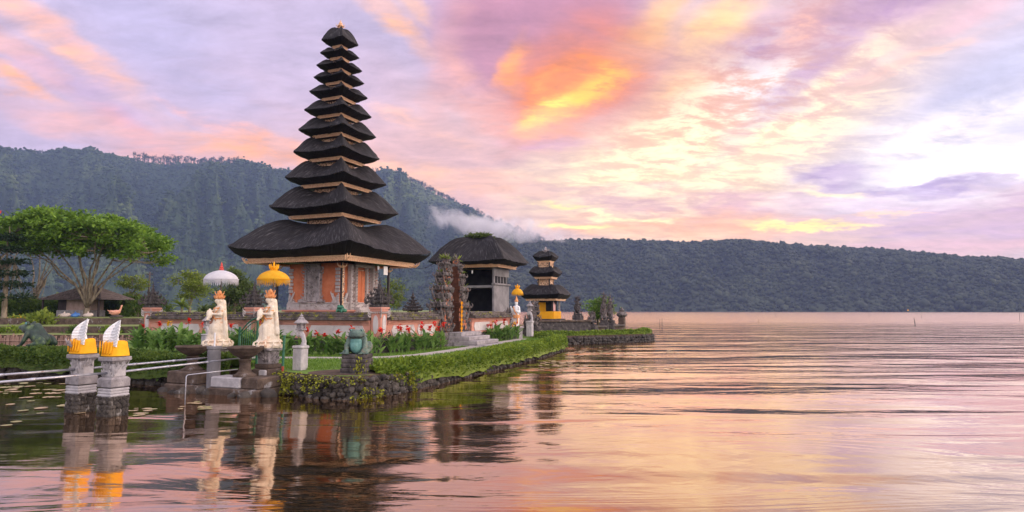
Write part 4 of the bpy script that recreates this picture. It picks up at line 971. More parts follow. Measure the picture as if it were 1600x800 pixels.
mb = MB(); mb.box(-.62, .62, -.3, .62, zf3+.001, ztop+.1); mb.build('cella', M['interior'], sh)
mb = MB(); mb.box(-.80, .80, -.86, -.80, zf3+.002, zf3+.52, bev=.01); mb.box(.80, .86, -.80, .80, zf3+.002, zf3+.52, bev=.01); mb.box(-.42, .10, -.36, -.305, zf3+.53, zf3+1.15); mb.build('cloth', M['yellow_cloth'], sh)
for sx, sy in ((1, -1), (-1, -1), (1, 1), (-1, 1)):
    mb = MB(); mb.box(sx*.74-.05, sx*.74+.05, sy*.74-.05, sy*.74+.05, zf3+.001, ztop+.12); mb.build('post', M['dark_wood'] if sx < 0 or sy < 0 else M['carved_light'], sh)
mb = MB(); rng = random.Random(3)
for k in range(5): mb.box(.62+.01*k, .66+.01*k, -.6+.03*k, -.45+.12*k, zf3+.55, ztop-.1*k)
mb.build('curtain', M['pink_cloth'], sh)
# dark parapet round the islet
def iw(px, Y): p = atY(px, 500, Y); return p.x, p.y
def lowwall(name, label, p0, p1, z0, z1, th, mat, capm):
    a = Vector((*p0, 0)); b = Vector((*p1, 0)); d = b-a; t = thing(name, label, 'wall', (a.x, a.y, 0), math.atan2(d.y, d.x)); l = d.length
    mb = MB(); mb.box(0, l, -th/2, th/2, z0, z1-.14, bev=.02); mb.box(.004, l-.004, -th/2-.03, th/2+.03, z0+.2, z0+.3, bev=.01); mb.build('body', mat, t)
    mb = MB(); mb.box(-.04, l+.04, -th/2-.10, th/2+.10, z1-.138, z1, bev=.03); mb.build('coping', capm, t); return t
lowwall('parapet', 'dark weathered parapet below the small three-roofed shrine', iw(836, 42.2), iw(921, 43.8), .5, 1.52, .4, M['black_stone'], M['brown_stone'])
lowwall('parapet', 'short sandy parapet to one side of the ragged islet gateway', iw(926, 44.2), iw(944, 44.6), .5, 1.12, .5, M['brown_stone'], M['coping'])
lowwall('parapet', 'short sandy parapet between islet gateway and the rounded end pillar', iw(955, 44.9), iw(972, 45.3), .5, 1.18, .5, M['brown_stone'], M['coping'])
def carved_figure(px, ytop, ybot, Y, wid, label, seed, mat='gate_stone', name='guardian_statue', cat='statue'):
    """weathered guardian: heaped tiers of carving round a squat seated figure"""
    p = atY(px, ybot, Y); h = atY(px, ytop, Y).z-p.z; rng = random.Random(seed); w_ = wid/1000*Y/2
    t = thing(name, label, cat, p, YAW+rng.uniform(-.2, .2))
    mb = MB(); mb.box(-w_*.95, w_*.95, -w_*.8, w_*.8, -.15, h*.16, bev=.03); mb.box(-w_*.75, w_*.75, -w_*.7, w_*.7, h*.161, h*.24, bev=.03); mb.build('pedestal', M['black_stone'], t)
    s = [('e', (0, 0, h*.40), (w_*.62, w_*.55, h*.17)), ('e', (0, -.02, h*.56), (w_*.5, w_*.45, h*.13)), ('e', (0, -.04, h*.71), (w_*.34, w_*.34, h*.09)), ('c', (0, 0, h*.75), w_*.30, (0, 0, h*.97), w_*.05),
         ('c', (-w_*.5, 0, h*.60), w_*.18, (-w_*.7, -w_*.2, h*.42), w_*.15), ('c', (w_*.5, 0, h*.60), w_*.18, (w_*.75, -w_*.3, h*.62), w_*.14), ('c', (-w_*.3, 0, h*.36), w_*.26, (-w_*.5, -w_*.5, h*.26), w_*.2), ('c', (w_*.3, 0, h*.36), w_*.26, (w_*.5, -w_*.5, h*.26), w_*.2)]
    sculpt(s, max(.03, w_*.08), 'figure', M[mat], t, 1)
    mb = MB()
    for k in range(40):
        a = rng.uniform(0, 6.28); zz = rng.uniform(.28, .9); rr = w_*(.75-.55*(zz-.28)/.62); mb.flame((rr*math.cos(a)*.8, rr*math.sin(a)*.8, h*zz), (math.cos(a), math.sin(a), .1), w_*.55, 1.3, .22)
    mb.build('carving', M[mat], t); return t
carved_figure(903, 460, 499, 44.3, 15, 'dark weathered guardian statue just beyond the three-roofed shrine', 1, 'black_stone')
carved_figure(793, 478, 532, 37.2, 20, 'dark carved guardian statue at the end of the pink wall', 3)
carved_figure(834, 466, 524, 40.5, 26, 'tall dark carved stele with scrolls in front of the three-roofed shrine', 5, 'gate_stone', 'carved_stele', 'stele')
carved_figure(821, 489, 519, 39.5, 9, 'small dark guardian between the yellow parasol statue and the stone post', 9, 'black_stone')
carved_figure(944, 452, 514, 44.6, 15, 'tall ragged half of the islet gateway on the shrine side', 6, 'gate_stone', 'islet_gate', 'gate')
carved_figure(954, 456, 514, 44.9, 15, 'ragged half of the islet gateway on the open lake side', 7, 'gate_stone', 'islet_gate', 'gate')
carved_figure(925, 485, 513, 43.9, 17, 'squat mossy corner statue where the dark parapet ends', 8, 'gate_stone')
t = thing('end_pillar', 'rounded stone pillar with bud shaped top at the tip of the islet', 'pillar', atY(972, 515, 45.4), YAW)
mb = MB(); mb.box(-.22, .22, -.22, .22, -.1, .85, bev=.04); mb.build('shaft', M['brown_stone'], t)
mb = MB(); mb.lathe([(.2, .85), (.34, .95), (.40, 1.05), (.30, 1.2), (.16, 1.28), (.20, 1.36), (.08, 1.46), (.02, 1.6)], 10); mb.build('bud', M['gate_stone'], t)
# ------------------------------------------------------------------ rubble banks, hedges, grass
def along(poly, step):
    P = [Vector((*p, 0)) for p in poly]; out = []; carry = 0
    for a, b in zip(P, P[1:]):
        l = (b-a).length; t = (b-a)/l; s = carry
        while s < l: out.append((a+t*s, Vector((t.y, -t.x, 0)))); s += step
        carry = s-l
    # smooth the outward normals round the corners
    ns = [n for _, n in out]
    return [(p, sum((ns[j] for j in range(max(0, i-2), min(len(ns), i+3))), Vector()).normalized()) for i, (p, _) in enumerate(out)]
def stone_bank(name, label, poly, z1, rad, seed, mat='dark_rock', z0=-.12, moss=None):
    rng = random.Random(seed); t = thing(name, label, 'bank wall', (poly[0][0], poly[0][1], 0)); o = Vector((poly[0][0], poly[0][1], 0)); mb = MB(); ms = []
    z = z0
    row = 0
    while z < z1:
        for p, n in along(poly, rad*1.45):
            r = rad*rng.uniform(.75, 1.25); q = p+n*(.06+.16*max(0, (z1-z))*.5+rng.uniform(-.04, .05))-o+Vector((rng.uniform(-.06, .06), rng.uniform(-.06, .06), z+rng.uniform(-.03, .03)))
            mb.rock(q, (r*1.1, r*.9, r*.85), rng)
            if moss and mnoise.noise(Vector((q.x*.9, q.y*.9, z*2+seed)))+.25*(z/z1) > moss:
                for _ in range(26): ms.append(q+n*(r*.75)+Vector((rng.uniform(-r, r), rng.uniform(-r, r), rng.uniform(-r*.7, r))))
        z += rad*1.25; row += 1
    mb.build('rubble', M[mat], t, False)
    if ms:
        V, F = leaves(np.array([tuple(v) for v in ms]), .06, np.random.default_rng(seed), .8, .8); m = link('moss', npmesh('moss', V, F, M['leaf_moss']), t); m['kind'] = 'stuff'
    return t
def hedge(name, label, poly, z0, z1, w_, n, seed, mat, size=.075, out=.25, group='clipped hedges on the island bank', flowers=0):
    """clipped ground hedge that drapes over the bank: swollen cross-section covered in small leaves"""
    rng = np.random.default_rng(seed); A = along(poly, .12); P = np.array([p.xy for p, _ in A]); Nn = np.array([n_.xy for _, n_ in A])
    def surf(i, phi, k=1.):
        # phi 0 = low on the outside, 1 = inner edge of the top
        c = np.cos(phi*math.pi*.86-.25); s_ = np.sin(np.clip(phi*1.06, 0, 1)*math.pi)**.55
        bump = 1+.30*(fbm(i*.07, phi*3, seed, 4)-.5)*2
        off = out+w_*.5*(c-1)*1.0*k; fr = .30*(fbm(i*.16, phi*0+.5, seed+9, 3)-.45)*(phi < .35)*(1-phi/.35); off = off+.22*(bump-1); zz = z0+(z1-z0)*np.clip(s_*bump*k, 0, 1.15)+fr
        zz = np.where(phi < .5, zz, np.maximum(zz, z0+(z1-z0)*.55))
        return off, zz
    nA = len(A); ii = np.arange(nA); ph = np.linspace(0, 1, 10); I, PH = np.meshgrid(ii, ph, indexing='ij'); off, zz = surf(I.astype(float), PH, .93)
    V = np.stack([P[I][..., 0]+Nn[I][..., 0]*off, P[I][..., 1]+Nn[I][..., 1]*off, zz], -1).reshape(-1, 3)
    q = np.arange(nA-1)[:, None]*10+np.arange(9)[None]; F = np.stack([q, q+10, q+11, q+1], -1).reshape(-1, 4)
    i = rng.uniform(0, nA-1.01, n); phi = rng.random(n)**.8; off, zz = surf(i, phi); i0 = i.astype(int); f = (i-i0)[:, None]
    p = P[i0]*(1-f)+P[i0+1]*f; nn = Nn[i0]; C = np.stack([p[:, 0]+nn[:, 0]*off, p[:, 1]+nn[:, 1]*off, zz], -1)+rng.normal(size=(n, 3))*.022
    o3 = np.concatenate([nn*np.cos(phi*math.pi)[:, None], np.sin(phi*math.pi)[:, None]*.9], 1)
    LV, LF = leaves(C, size, rng, .62, .5, D=o3*.55)
    t = thing(name, label, 'hedge', (poly[0][0], poly[0][1], 0), 0, group); o = np.array([poly[0][0], poly[0][1], 0])
    V2, F2 = merge([(V-o, F), (LV-o, LF)]); fo = link('foliage', npmesh('foliage', V2, F2, M[mat]), t)
    if flowers:
        k = rng.integers(0, n, flowers); FV, FF = leaves(C[k]-o+np.array([0, 0, .02]), .06, rng, .8, 1.); fl = link('blossom', npmesh('blossom', FV, FF, M['yellow_flower']), t); fl['kind'] = 'stuff'
    return t
tip = [(-7.4, 17.95), (-6.1, 17.35), (-5.3, 16.7), (-4.7, 16.25), (-4.1, 16.1), (-3.6, 16.45), (-3.1, 17.3), (-2.85, 17.9)]
stone_bank('rubble_bank', 'rounded mossy stone bank under the large seated frog', tip, .54, .09, 4, moss=-.14)
stone_bank('rubble_bank', 'dark rubble bank along the foot of the long bright green hedge', [(-2.85, 17.9), (-2.0, 20.2), (-.45, 24.6), (.6, 27.8), (1.6, 31.0), (2.5, 34.2), (2.75, 35.6), (2.3, 37.4), (1.7, 39.3)], .26, .10, 5)
stone_bank('rubble_bank', 'dark rubble bank below the clipped hedge behind the rails', [(-18.6, 23.0), (-14.0, 20.9), (-10.6, 19.2), (-8.8, 18.4), (-7.4, 17.95)], .30, .12, 6)
stone_bank('rubble_bank', 'dark streaked stone bank round the islet', [(1.6, 39.6), (3.4, 40.9), (6.5, 42.6), (9.0, 44.2), (9.9, 45.4), (9.7, 47.2)], .46, .13, 7, 'dark_rock')
hedge('hedge', 'long bright green hedge draped over the bank to the lake', [(-3.75, 16.9), (-3.15, 17.7), (-2.05, 20.2), (-.5, 24.6), (.55, 27.8), (1.55, 31.0), (2.45, 34.2), (2.65, 35.8), (2.2, 37.4), (1.6, 39.2)], .14, .74, 1.25, 34000, 3, 'leaf_hedge', .10, .34, flowers=60)
hedge('hedge', 'dark green clipped hedge behind the metal rails', [(-18.8, 23.4), (-18.5, 22.9), (-14.0, 20.8), (-10.6, 19.1), (-8.8, 18.35), (-7.6, 18.0)], .22, .86, 1.3, 22000, 4, 'leaf_hedge_dark', .10, .30, flowers=60)
hedge('ground_cover', 'strip of low creeping plants along the edge of the islet', [(1.5, 39.8), (3.3, 41.1), (6.4, 42.8), (8.9, 44.4), (9.7, 45.5), (9.5, 47)], .40, .78, .9, 5000, 5, 'leaf_hedge', .12, .15, 'plants on the islet')
# moss and bare soil round the frog plinth, grass blades
mb = MB(); mb.lathe([(.0, .0), (1.05, 0), (1.0, .02), (.3, .03)], 18, (0, 0, 0)); so = mb.build('soil', M['soil']); so.location = (-4.35, 17.1, ZG-.005); so.scale = (1, .75, 1); tag(so, 'bare brown soil around the frog plinth', 'soil', kind='structure')
rng = np.random.default_rng(2); pts = rng.uniform((-9.0, 16.3), (2.6, 37), (60000, 2))
def inside(P, poly):
    x, y = P[:, 0], P[:, 1]; c = np.zeros(len(P), bool); n = len(poly)
    for i in range(n):
        (x0, y0), (x1, y1) = poly[i], poly[(i+1) % n]; k = ((y0 > y) != (y1 > y)) & (x < (x1-x0)*(y-y0)/((y1-y0) or 1e-9)+x0); c ^= k
    return c
lawn = [(-8.6, 18.9), (-6.0, 17.8), (-4.6, 17.6), (-3.5, 17.5), (-2.6, 20.4), (-1.0, 24.6), (1.1, 31.0), (2.0, 35), (1.4, 37), (-.4, 35.5), (-2.2, 29), (-4.4, 24), (-9, 23.6)]
pts = pts[inside(pts, lawn)]; m = np.hypot((pts[:, 0]+4.35)/1.05, (pts[:, 1]-17.1)/.8) > 1; pts = pts[m]
pth = np.array([(-9.2, 22.0), (-7.1, 22.0), (-5.6, 21.9), (-4.3, 22.2), (-3.3, 23.4), (-2.4, 25.9), (-1.3, 29.6), (-.3, 33), (.6, 36.2)])
dm = np.full(len(pts), 9.)
for a, b in zip(pth, pth[1:]):
    t_ = np.clip(((pts-a)@(b-a))/((b-a)@(b-a)), 0, 1); dm = np.minimum(dm, np.linalg.norm(pts-(a+t_[:, None]*(b-a)), axis=1))
pts = pts[dm > .36]
V, F = leaves(np.column_stack([pts, np.full(len(pts), ZG-.01)]), .085, rng, .22, .3, D=np.tile((0, 0, 1.6), (len(pts), 1)))
tag(link('grass', npmesh('grass', V, F, M['grass_blade'])), 'short mown lawn grass on both sides of the pale path', 'grass', kind='stuff')

# ------------------------------------------------------------------ canna beds
def canna_leaf(mb, base, az, lean, L_, w_, droop):
    o = Vector((math.cos(az), math.sin(az), 0)); t = Vector((-o.y, o.x, 0)); p = Vector(base); vs = []; n = 5
    for i in range(n+1):
        f = i/n; a = lean+droop*f; d = o*math.sin(a)+Vector((0, 0, 1))*math.cos(a); p = p+d*L_/n if i else p
        ww = w_*math.sin(math.pi*min(.98, .12+.86*f))**.8; up = o*math.cos(a)-Vector((0, 0, 1))*math.sin(a)
        vs += [p-t*ww/2+up*(-.12*ww), p+up*.06*ww, p+t*ww/2+up*(-.12*ww)]
    mb.add(vs, [(i*3+k, i*3+k+1, i*3+k+4, i*3+k+3) for i in range(n) for k in (0, 1)])
def make_canna(seed, flower, label, group, h=1.):
    rng = random.Random(seed); t = thing('canna_plant', label, 'flowering plant', (0, 0, -50), 0, group); mb = MB()
    for st in range(4):
        bx_, by_ = rng.uniform(-.2, .2), rng.uniform(-.2, .2); hh = h*rng.uniform(.55, .85)
        mb.tube([(bx_, by_, 0), (bx_*1.2, by_*1.2, hh)], [.014, .008], 4)
        for k in range(6): canna_leaf(mb, (bx_, by_, hh*(.12+.14*k)), rng.uniform(0, 6.28), rng.uniform(.25, .7), h*rng.uniform(.38, .58), h*rng.uniform(.13, .2), rng.uniform(.3, 1.3))
    mb.build('foliage', M['leaf_canna'], t)
    if flower:
        for q in range(2 if seed % 2 else 1):
            x, y = rng.uniform(-.2, .2), rng.uniform(-.2, .2); z = h*rng.uniform(.95, 1.22); fb = MB(); sb = MB(); sb.tube([(x*.6, y*.6, .2), (x, y, z)], [.01, .007], 4)
            for k in range(14): canna_leaf(fb, (x+rng.uniform(-.05, .05), y+rng.uniform(-.05, .05), z+rng.uniform(-.08, .08)), rng.uniform(0, 6.28), rng.uniform(.2, 1.3), .13, .085, .8)
            f = fb.build('flower', M['red_flower' if flower == 'red' else 'yellow_flower'], t); sb.build('stalk', M['leaf_canna'], f)
    return t
BEDS = {}
def bed(label, group, pts, flowers, h, seed):
    rng = random.Random(seed)
    for k, (x, y) in enumerate(pts):
        fl = flowers[k % len(flowers)]; key = (fl, k % 3); txt = label.format({'red': 'in red bloom', 'yellow': 'in yellow bloom', None: 'without bloom'}[fl])
        if (key, h) not in BEDS: BEDS[(key, h)] = o = make_canna(len(BEDS)*3+seed, fl, txt, group, h)
        else: o = copy_tree(BEDS[(key, h)]); tag(o, txt, 'flowering plant', group)
        o.location = (x, y, ZG); o.rotation_euler = (0, 0, rng.uniform(0, 6.28)); o.scale = (1, 1, rng.uniform(.85, 1.15))
def strip(px0, px1, Y0, Y1, n, seed, dp=.5):
    rng = random.Random(seed); out = []
    for k in range(n):
        f = (k+.5)/n; p = atZ(px0+(px1-px0)*f+rng.uniform(-6, 6), 520, 1.2); Y = Y0+(Y1-Y0)*f+rng.uniform(-dp, dp); q = atY(px0+(px1-px0)*f+rng.uniform(-5, 5), 520, Y); out.append((q.x, Y))
    return out
bed('big leaved canna plant {} in the bed left of the white parasol', 'canna plants left of the white parasol', strip(206, 322, 26.4, 24.6, 13, 1), [None, 'red', None, None, 'red', None, 'yellow', None], .98, 11)
bed('canna plant {} in the bed behind the two ivory statues', 'canna plants behind the ivory statues', strip(345, 458, 25.0, 23.8, 12, 2), ['yellow', None, 'red', None, None, 'red', 'yellow'], .98, 12)
bed('canna plant {} between the stone lantern and the large frog', 'canna plants beside the stone lantern', strip(474, 592, 23.4, 23.3, 14, 3, .3), [None, 'red', None, 'red', 'red', None], .84, 13)
bed('canna plant {} in the bed below the wall, left of the gate steps', 'canna plants left of the gate steps', strip(612, 694, 24.9, 27.2, 12, 4, .4), [None, 'red', None, None, 'red', 'red', None], .80, 14)
bed('canna plant {} in the bed right of the gate steps', 'canna plants right of the gate steps', strip(752, 812, 33.0, 35.6, 11, 5, .5), ['red', None, 'red', 'yellow', 'red', None], .86, 15)

# ------------------------------------------------------------------ winged statues on their pillars, and the rails
def wing_pillar(px, Y, ycap, label, seed):
    p = atY(px, ycap, Y); zc = p.z; rng = random.Random(seed); t = thing('stone_pillar', label, 'pillar', (p.x, p.y, 0), YAW, 'stone pillars standing in the water')
    mb = MB()
    for z in np.arange(-.14, .42, .085):
        for side in range(4):
            for k in range(6):
                s = -.26+.104*k+rng.uniform(-.03, .03); q = .27; x, y = ((s, -q), (q, s), (-s, q), (-q, -s))[side]; mb.rock((x, y, z+rng.uniform(-.03, .03)), (.085, .07, .06), rng)
    mb.box(-.25, .25, -.25, .25, -.3, .43); mb.build('rubble_foot', M['dark_rock'], t, False)
    mb = MB(); mb.box(-.335, .335, -.335, .335, .40, .46, bev=.02)
    for z in (.462, .52): mb.box(-.33+rng.uniform(0, .02), .33-rng.uniform(0, .02), -.33, .33, z, z+.056, bev=.015)
    mb.build('ragged_course', M['pale_stone'], t)
    mb = MB(); mb.box(-.335, .335, -.335, .335, .60, .76, bev=.01); mb.frustum(.335, .76, .27, .80); mb.build('plinth_block', M['grey_stone'], t)
    mb = MB(); mb.box(-.24, .24, -.24, .24, .801, zc-.14, bev=.02)
    relief(mb, -.2, .2, zc-.26, zc-.16, -.24, 22, rng, .09); relief(mb, -.2, .2, zc-.26, zc-.16, .24, 22, rng, .09, 'x', 1)
    relief(mb, -.22, -.12, .82, zc-.3, -.24, 8, rng, .09); relief(mb, .12, .22, .82, zc-.3, -.24, 8, rng, .09); relief(mb, -.22, -.12, .82, zc-.3, .24, 8, rng, .09, 'x', 1)
    mb.build('carved_shaft', M['pale_stone'], t)
    mb = MB(); mb.frustum(.25, zc-.14, .32, zc-.085); mb.box(-.345, .345, -.345, .345, zc-.084, zc, bev=.012); mb.build('cap', M['grey_stone'], t)
    t.scale = (.64, .64, 1)
    return zc, p
def wing(mb, L_, rng):
    """a raised stone wing: teardrop plate with a bowed leading edge, a swept pointed tip and rows of shallow feather steps"""
    nt_, ns = 29, 9; H_ = .60
    lead = lambda t: (-.01-.085*math.sin(min(1, t*1.05)*math.pi*.75)+.40*t**2.4, H_*t**.95)
    trail = lambda t: (.235+.10*math.sin(t*math.pi*.55)+.055*t**3-.012*abs(math.sin(t*math.pi*8)), -.02+(H_+.02)*t**1.02)
    def pt(t, s, side):
        (x0, z0), (x1, z1) = lead(t), trail(t); x1 = max(x1, x0+.004); x = x0+(x1-x0)*s; z = z0+(z1-z0)*s-.05*math.sin(s*math.pi)*(1-t)*t*2
        f = (t*8.5-s*1.1) % 1.; y = -.050*math.sin(s*math.pi*.55+.2)-(.020*f*min(1, (1-t)*5) if side else -.028*min(1, (1-t)*4))-.02*(s < .14)*(side == 1)
        return (x*L_, y*L_, z*L_)
    b = []
    for side in (1, 0): b.append([[pt(i/(nt_-1), j/(ns-1), side) for j in range(ns)] for i in range(nt_)])
    vs = [p for q in b for r in q for p in r]; n = nt_*ns; fs = []
    for i in range(nt_-1):
        for j in range(ns-1): q = i*ns+j; fs += [(q, q+1, q+ns+1, q+ns), (n+q, n+q+ns, n+q+ns+1, n+q+1)]
        fs += [(i*ns, i*ns+ns, n+i*ns+ns, n+i*ns), (i*ns+ns-1, n+i*ns+ns-1, n+i*ns+2*ns-1, i*ns+2*ns-1)]
    mb.add(vs, fs)
def winged_statue(loc, label, seed, knot):
    rng = random.Random(seed); t = thing('winged_statue', label, 'winged statue', loc, YAW, 'winged white statues on the water pillars')
    sculpt([('e', (0, 0, .2), (.15, .14, .18)), ('e', (-.06, .02, .36), (.09, .09, .12)), ('c', (-.10, .03, .42), .05, (-.15, .08, .47), .035)], .018, 'body', M['white_paint'], t)
    for x, y, yaw, L_ in ((.07, -.14, -4, .94), (-.30, -.10, 62, .90)):
        mb = MB(); wing(mb, L_, rng); w_ = mb.build('wing', M['white_paint'], t, False); w_.location = (x, y, .24); w_.rotation_euler = (0, 0, R(yaw))
    mb = MB(); n = 40; vs = []
    rows = [(0, .30, .27), (.06, .288, .258), (.14, .268, .24), (.22, .252, .228), (.30, .24, .215), (.315, .21, .18)]
    for z, a, b in rows:
        for k in range(n):
            th = 2*math.pi*k/n; ce, se = math.cos(th), math.sin(th); q = .55; fold = 1+(.02*math.sin(th*5+z*9+seed)+.012*math.sin(th*11-z*16))*(1-z)
            vs.append((a*fold*math.copysign(abs(ce)**q, ce), b*fold*math.copysign(abs(se)**q, se), z+.02+.02*math.sin(th*2+seed)*(z > .2)))
    mb.add(vs, [(i*n+k, i*n+(k+1) % n, (i+1)*n+(k+1) % n, (i+1)*n+k) for i in range(len(rows)-1) for k in range(n)])
    for k in range(5): mb.tube([(-.26+.12*k, -.245-.01*(k % 2), .34), (-.22+.10*k, -.27, .2-.03*k), (-.2+.09*k, -.285, .06)], [.012, .02, .014], 5)
    cl = mb.build('cloth_wrap', M['yellow_cloth'], t, True)
    if knot:
        kb = MB()
        for k in range(9): kb.flame((-.22+.02*k, -.27, .28-.012*k), (rng.uniform(-1, 1), -.5, rng.uniform(-.5, .5)), .11, 1.5, .3)
        kb.build('sash_knot', M['carved_stone'], cl)
    t.scale = (.80, .80, .96)
z1, p1 = wing_pillar(130, 14.1, 553, 'stone pillar in the water that carries the winged statue farther left', 1)
z2, p2 = wing_pillar(180, 13.6, 557, 'stone pillar in the water that carries the winged statue nearer the fountains', 2)
winged_statue((p1.x, p1.y, z1), 'white winged statue in yellow cloth with a patterned knot, left of its twin', 1, True)
winged_statue((p2.x, p2.y, z2), 'white winged statue in plain yellow cloth, right of its twin and nearer the fountains', 2, False)
ZR = .92
def rail(label, segs, r=.024):
    t = thing('metal_rail', label, 'rail', segs[0][0]); o = Vector(segs[0][0])
    for k, (a, b) in enumerate(segs):
        a, b = Vector(a), Vector(b); mb = MB(); n = max(2, int((b-a).length/1.4)+1); mb.tube([a.lerp(b, i/n)-o for i in range(n+1)], r, 10); tb = mb.build('tube', M['metal_rail'], t, True)
        mb = MB()
        for i in range(1, n): q = a.lerp(b, i/n)-o; d = (b-a).normalized()*.05; mb.tube([q-d, q+d], r*1.25, 10)
        if mb.v: mb.build('sleeve', M['metal_rail'], tb, True)
a0 = Vector((-11.6, 9.0, ZR)); e1 = atZ(326, 559, ZR)
q1 = Vector((p1.x, p1.y, ZR)); d1 = (q1-Vector((*atZ(0, 586, ZR).xy, ZR))).normalized()
rail('thinner looking metal rail that runs through the farther water pillar', [(q1-d1*7, q1-d1*.15), (q1+d1*.15, e1)])
q2 = Vector((p2.x, p2.y, ZR-.03)); f2 = atZ(0, 597, ZR-.03); d2 = (q2-f2).normalized(); e2 = atZ(376, 559.7, ZR-.03)
rail('metal rail that runs through the nearer water pillar to the right fountain bowl', [(q2-d2*7, q2-d2*.15), (q2+d2*.15, e2)])
a = atZ(291, 586, .68); b = atZ(371, 577, .68)
t = thing('bent_rail', 'low white bent handrail rising from the water before the fountains', 'rail', a)
mb = MB(); mb.tube([(b-a), (b-a)*.5, (.03, .02, .0), (0, 0, -.03), (0, 0, -.95)], .013, 8); mb.build('tube', M['metal_rail'], t, True)

# ------------------------------------------------------------------ fountain platforms, bowls, statues, parasols
def block_platform(name, label, p, rot, boxes, rocks, seed):
    rng = random.Random(seed); t = thing(name, label, 'platform', p, rot); 
    for nm, mat, (x0, x1, y0, y1, z0, z1_) in boxes: mb = MB(); mb.box(x0, x1, y0, y1, z0, z1_, bev=.03); mb.build(nm, M[mat], t)
    mb = MB()
    for (x, y, z, r) in rocks: mb.rock((x, y, z), (r*1.2, r, r*.9), rng)
    if rocks: mb.build('boulders', M['dark_rock'], t, True)
    return t
rg = random.Random(4)
pR = atY(376, 612, 16.9); pR.z = 0
block_platform('fountain_platform', 'low stone platform with whitewashed front under the right fountain bowl', pR, YAW, [('base_course', 'brown_stone', (-.85, .85, -.3, .9, -.3, .18)), ('block', 'pale_stone', (-.80, .22, -.26, .3, .181, .46)), ('block', 'brown_stone', (.23, .82, -.24, .85, .181, .47)), ('block', 'brown_stone', (-.78, .22, .301, .88, .181, .44))], [(-.9, -.2, .02, .16), (.5, -.35, .0, .15), (.95, .0, .05, .2), (.1, -.38, -.02, .12)], 1)
pL = atY(298, 614, 17.6); pL.z = 0
block_platform('fountain_platform', 'rough brown stone platform under the left fountain bowl', pL, YAW, [('base_course', 'brown_stone', (-.62, .62, -.35, .9, -.3, .22)), ('block', 'brown_stone', (-.58, .58, -.30, .85, .221, .55))], [(-.6, -.3, .0, .16), (.2, -.42, .0, .16), (.65, -.2, .05, .18), (-.2, -.4, -.04, .14)], 2)
def bowl(px, ytop, Y, yfoot, wpx, label, zplat):
    p = atY(px, ytop, Y); h = p.z-zplat; r = wpx/2000*Y; t = thing('fountain_bowl', label, 'fountain bowl', (p.x, p.y, zplat), 0, 'stone fountain bowls')
    mb = MB(); mb.lathe([(r*.18, h*.55), (r*.30, h*.60), (r*.62, h*.70), (r*.88, h*.84), (r*.97, h*.92), (r*1.02, h*.94), (r*1.02, h*.985), (r*.97, h), (r*.86, h*.985), (r*.80, h*.90), (r*.2, h*.84)], 26, wob=.012); mb.build('basin', M['brown_stone'], t, False)
    mb = MB(); mb.lathe([(r*.66, 0), (r*.66, h*.05), (r*.50, h*.09), (r*.38, h*.16), (r*.32, h*.30), (r*.30, h*.46), (r*.36, h*.52), (r*.40, h*.55), (r*.30, h*.58)], 20); mb.build('stem', M['brown_stone'], t, False)
bowl(302, 540, 17.8, 588, 50, 'dark stone fountain bowl on the left, its stem set on rough brown stone', .55)
bowl(384, 541, 16.95, 590, 53, 'dark stone fountain bowl on the right, on the whitewashed platform', .47)
def pedestal(px, ytop, Y, label, big):
    p = atY(px, ytop, Y); zt = p.z; t = thing('statue_pedestal', label, 'pedestal', (p.x, p.y, 0), YAW, 'pedestals of the ivory statues'); rng = random.Random(int(px))
    mb = MB(); mb.box(-.30, .30, -.30, .30, -.3, .62, bev=.03); mb.box(-.25, .25, -.25, .25, .621, .74, bev=.02); mb.build('base_block', M['brown_stone'], t)
    mb = MB(); mb.box(-.20, .20, -.20, .20, .741, zt-.08, bev=.02); relief(mb, -.16, .16, .78, zt-.12, -.20, 30, rng, .09); relief(mb, -.16, .16, .78, zt-.12, .20, 30, rng, .09, 'x', 1); mb.build('carved_block', M['carved_stone'], t)
    mb = MB(); mb.box(-.31, .31, -.31, .31, zt-.079, zt, bev=.02); mb.build('slab', M['grey_stone'], t)
    if big: mb = MB(); mb.box(.02, .26, -.38, -.302, .1, .60, bev=.02); mb.build('pale_block', M['pale_stone'], t)
    return p
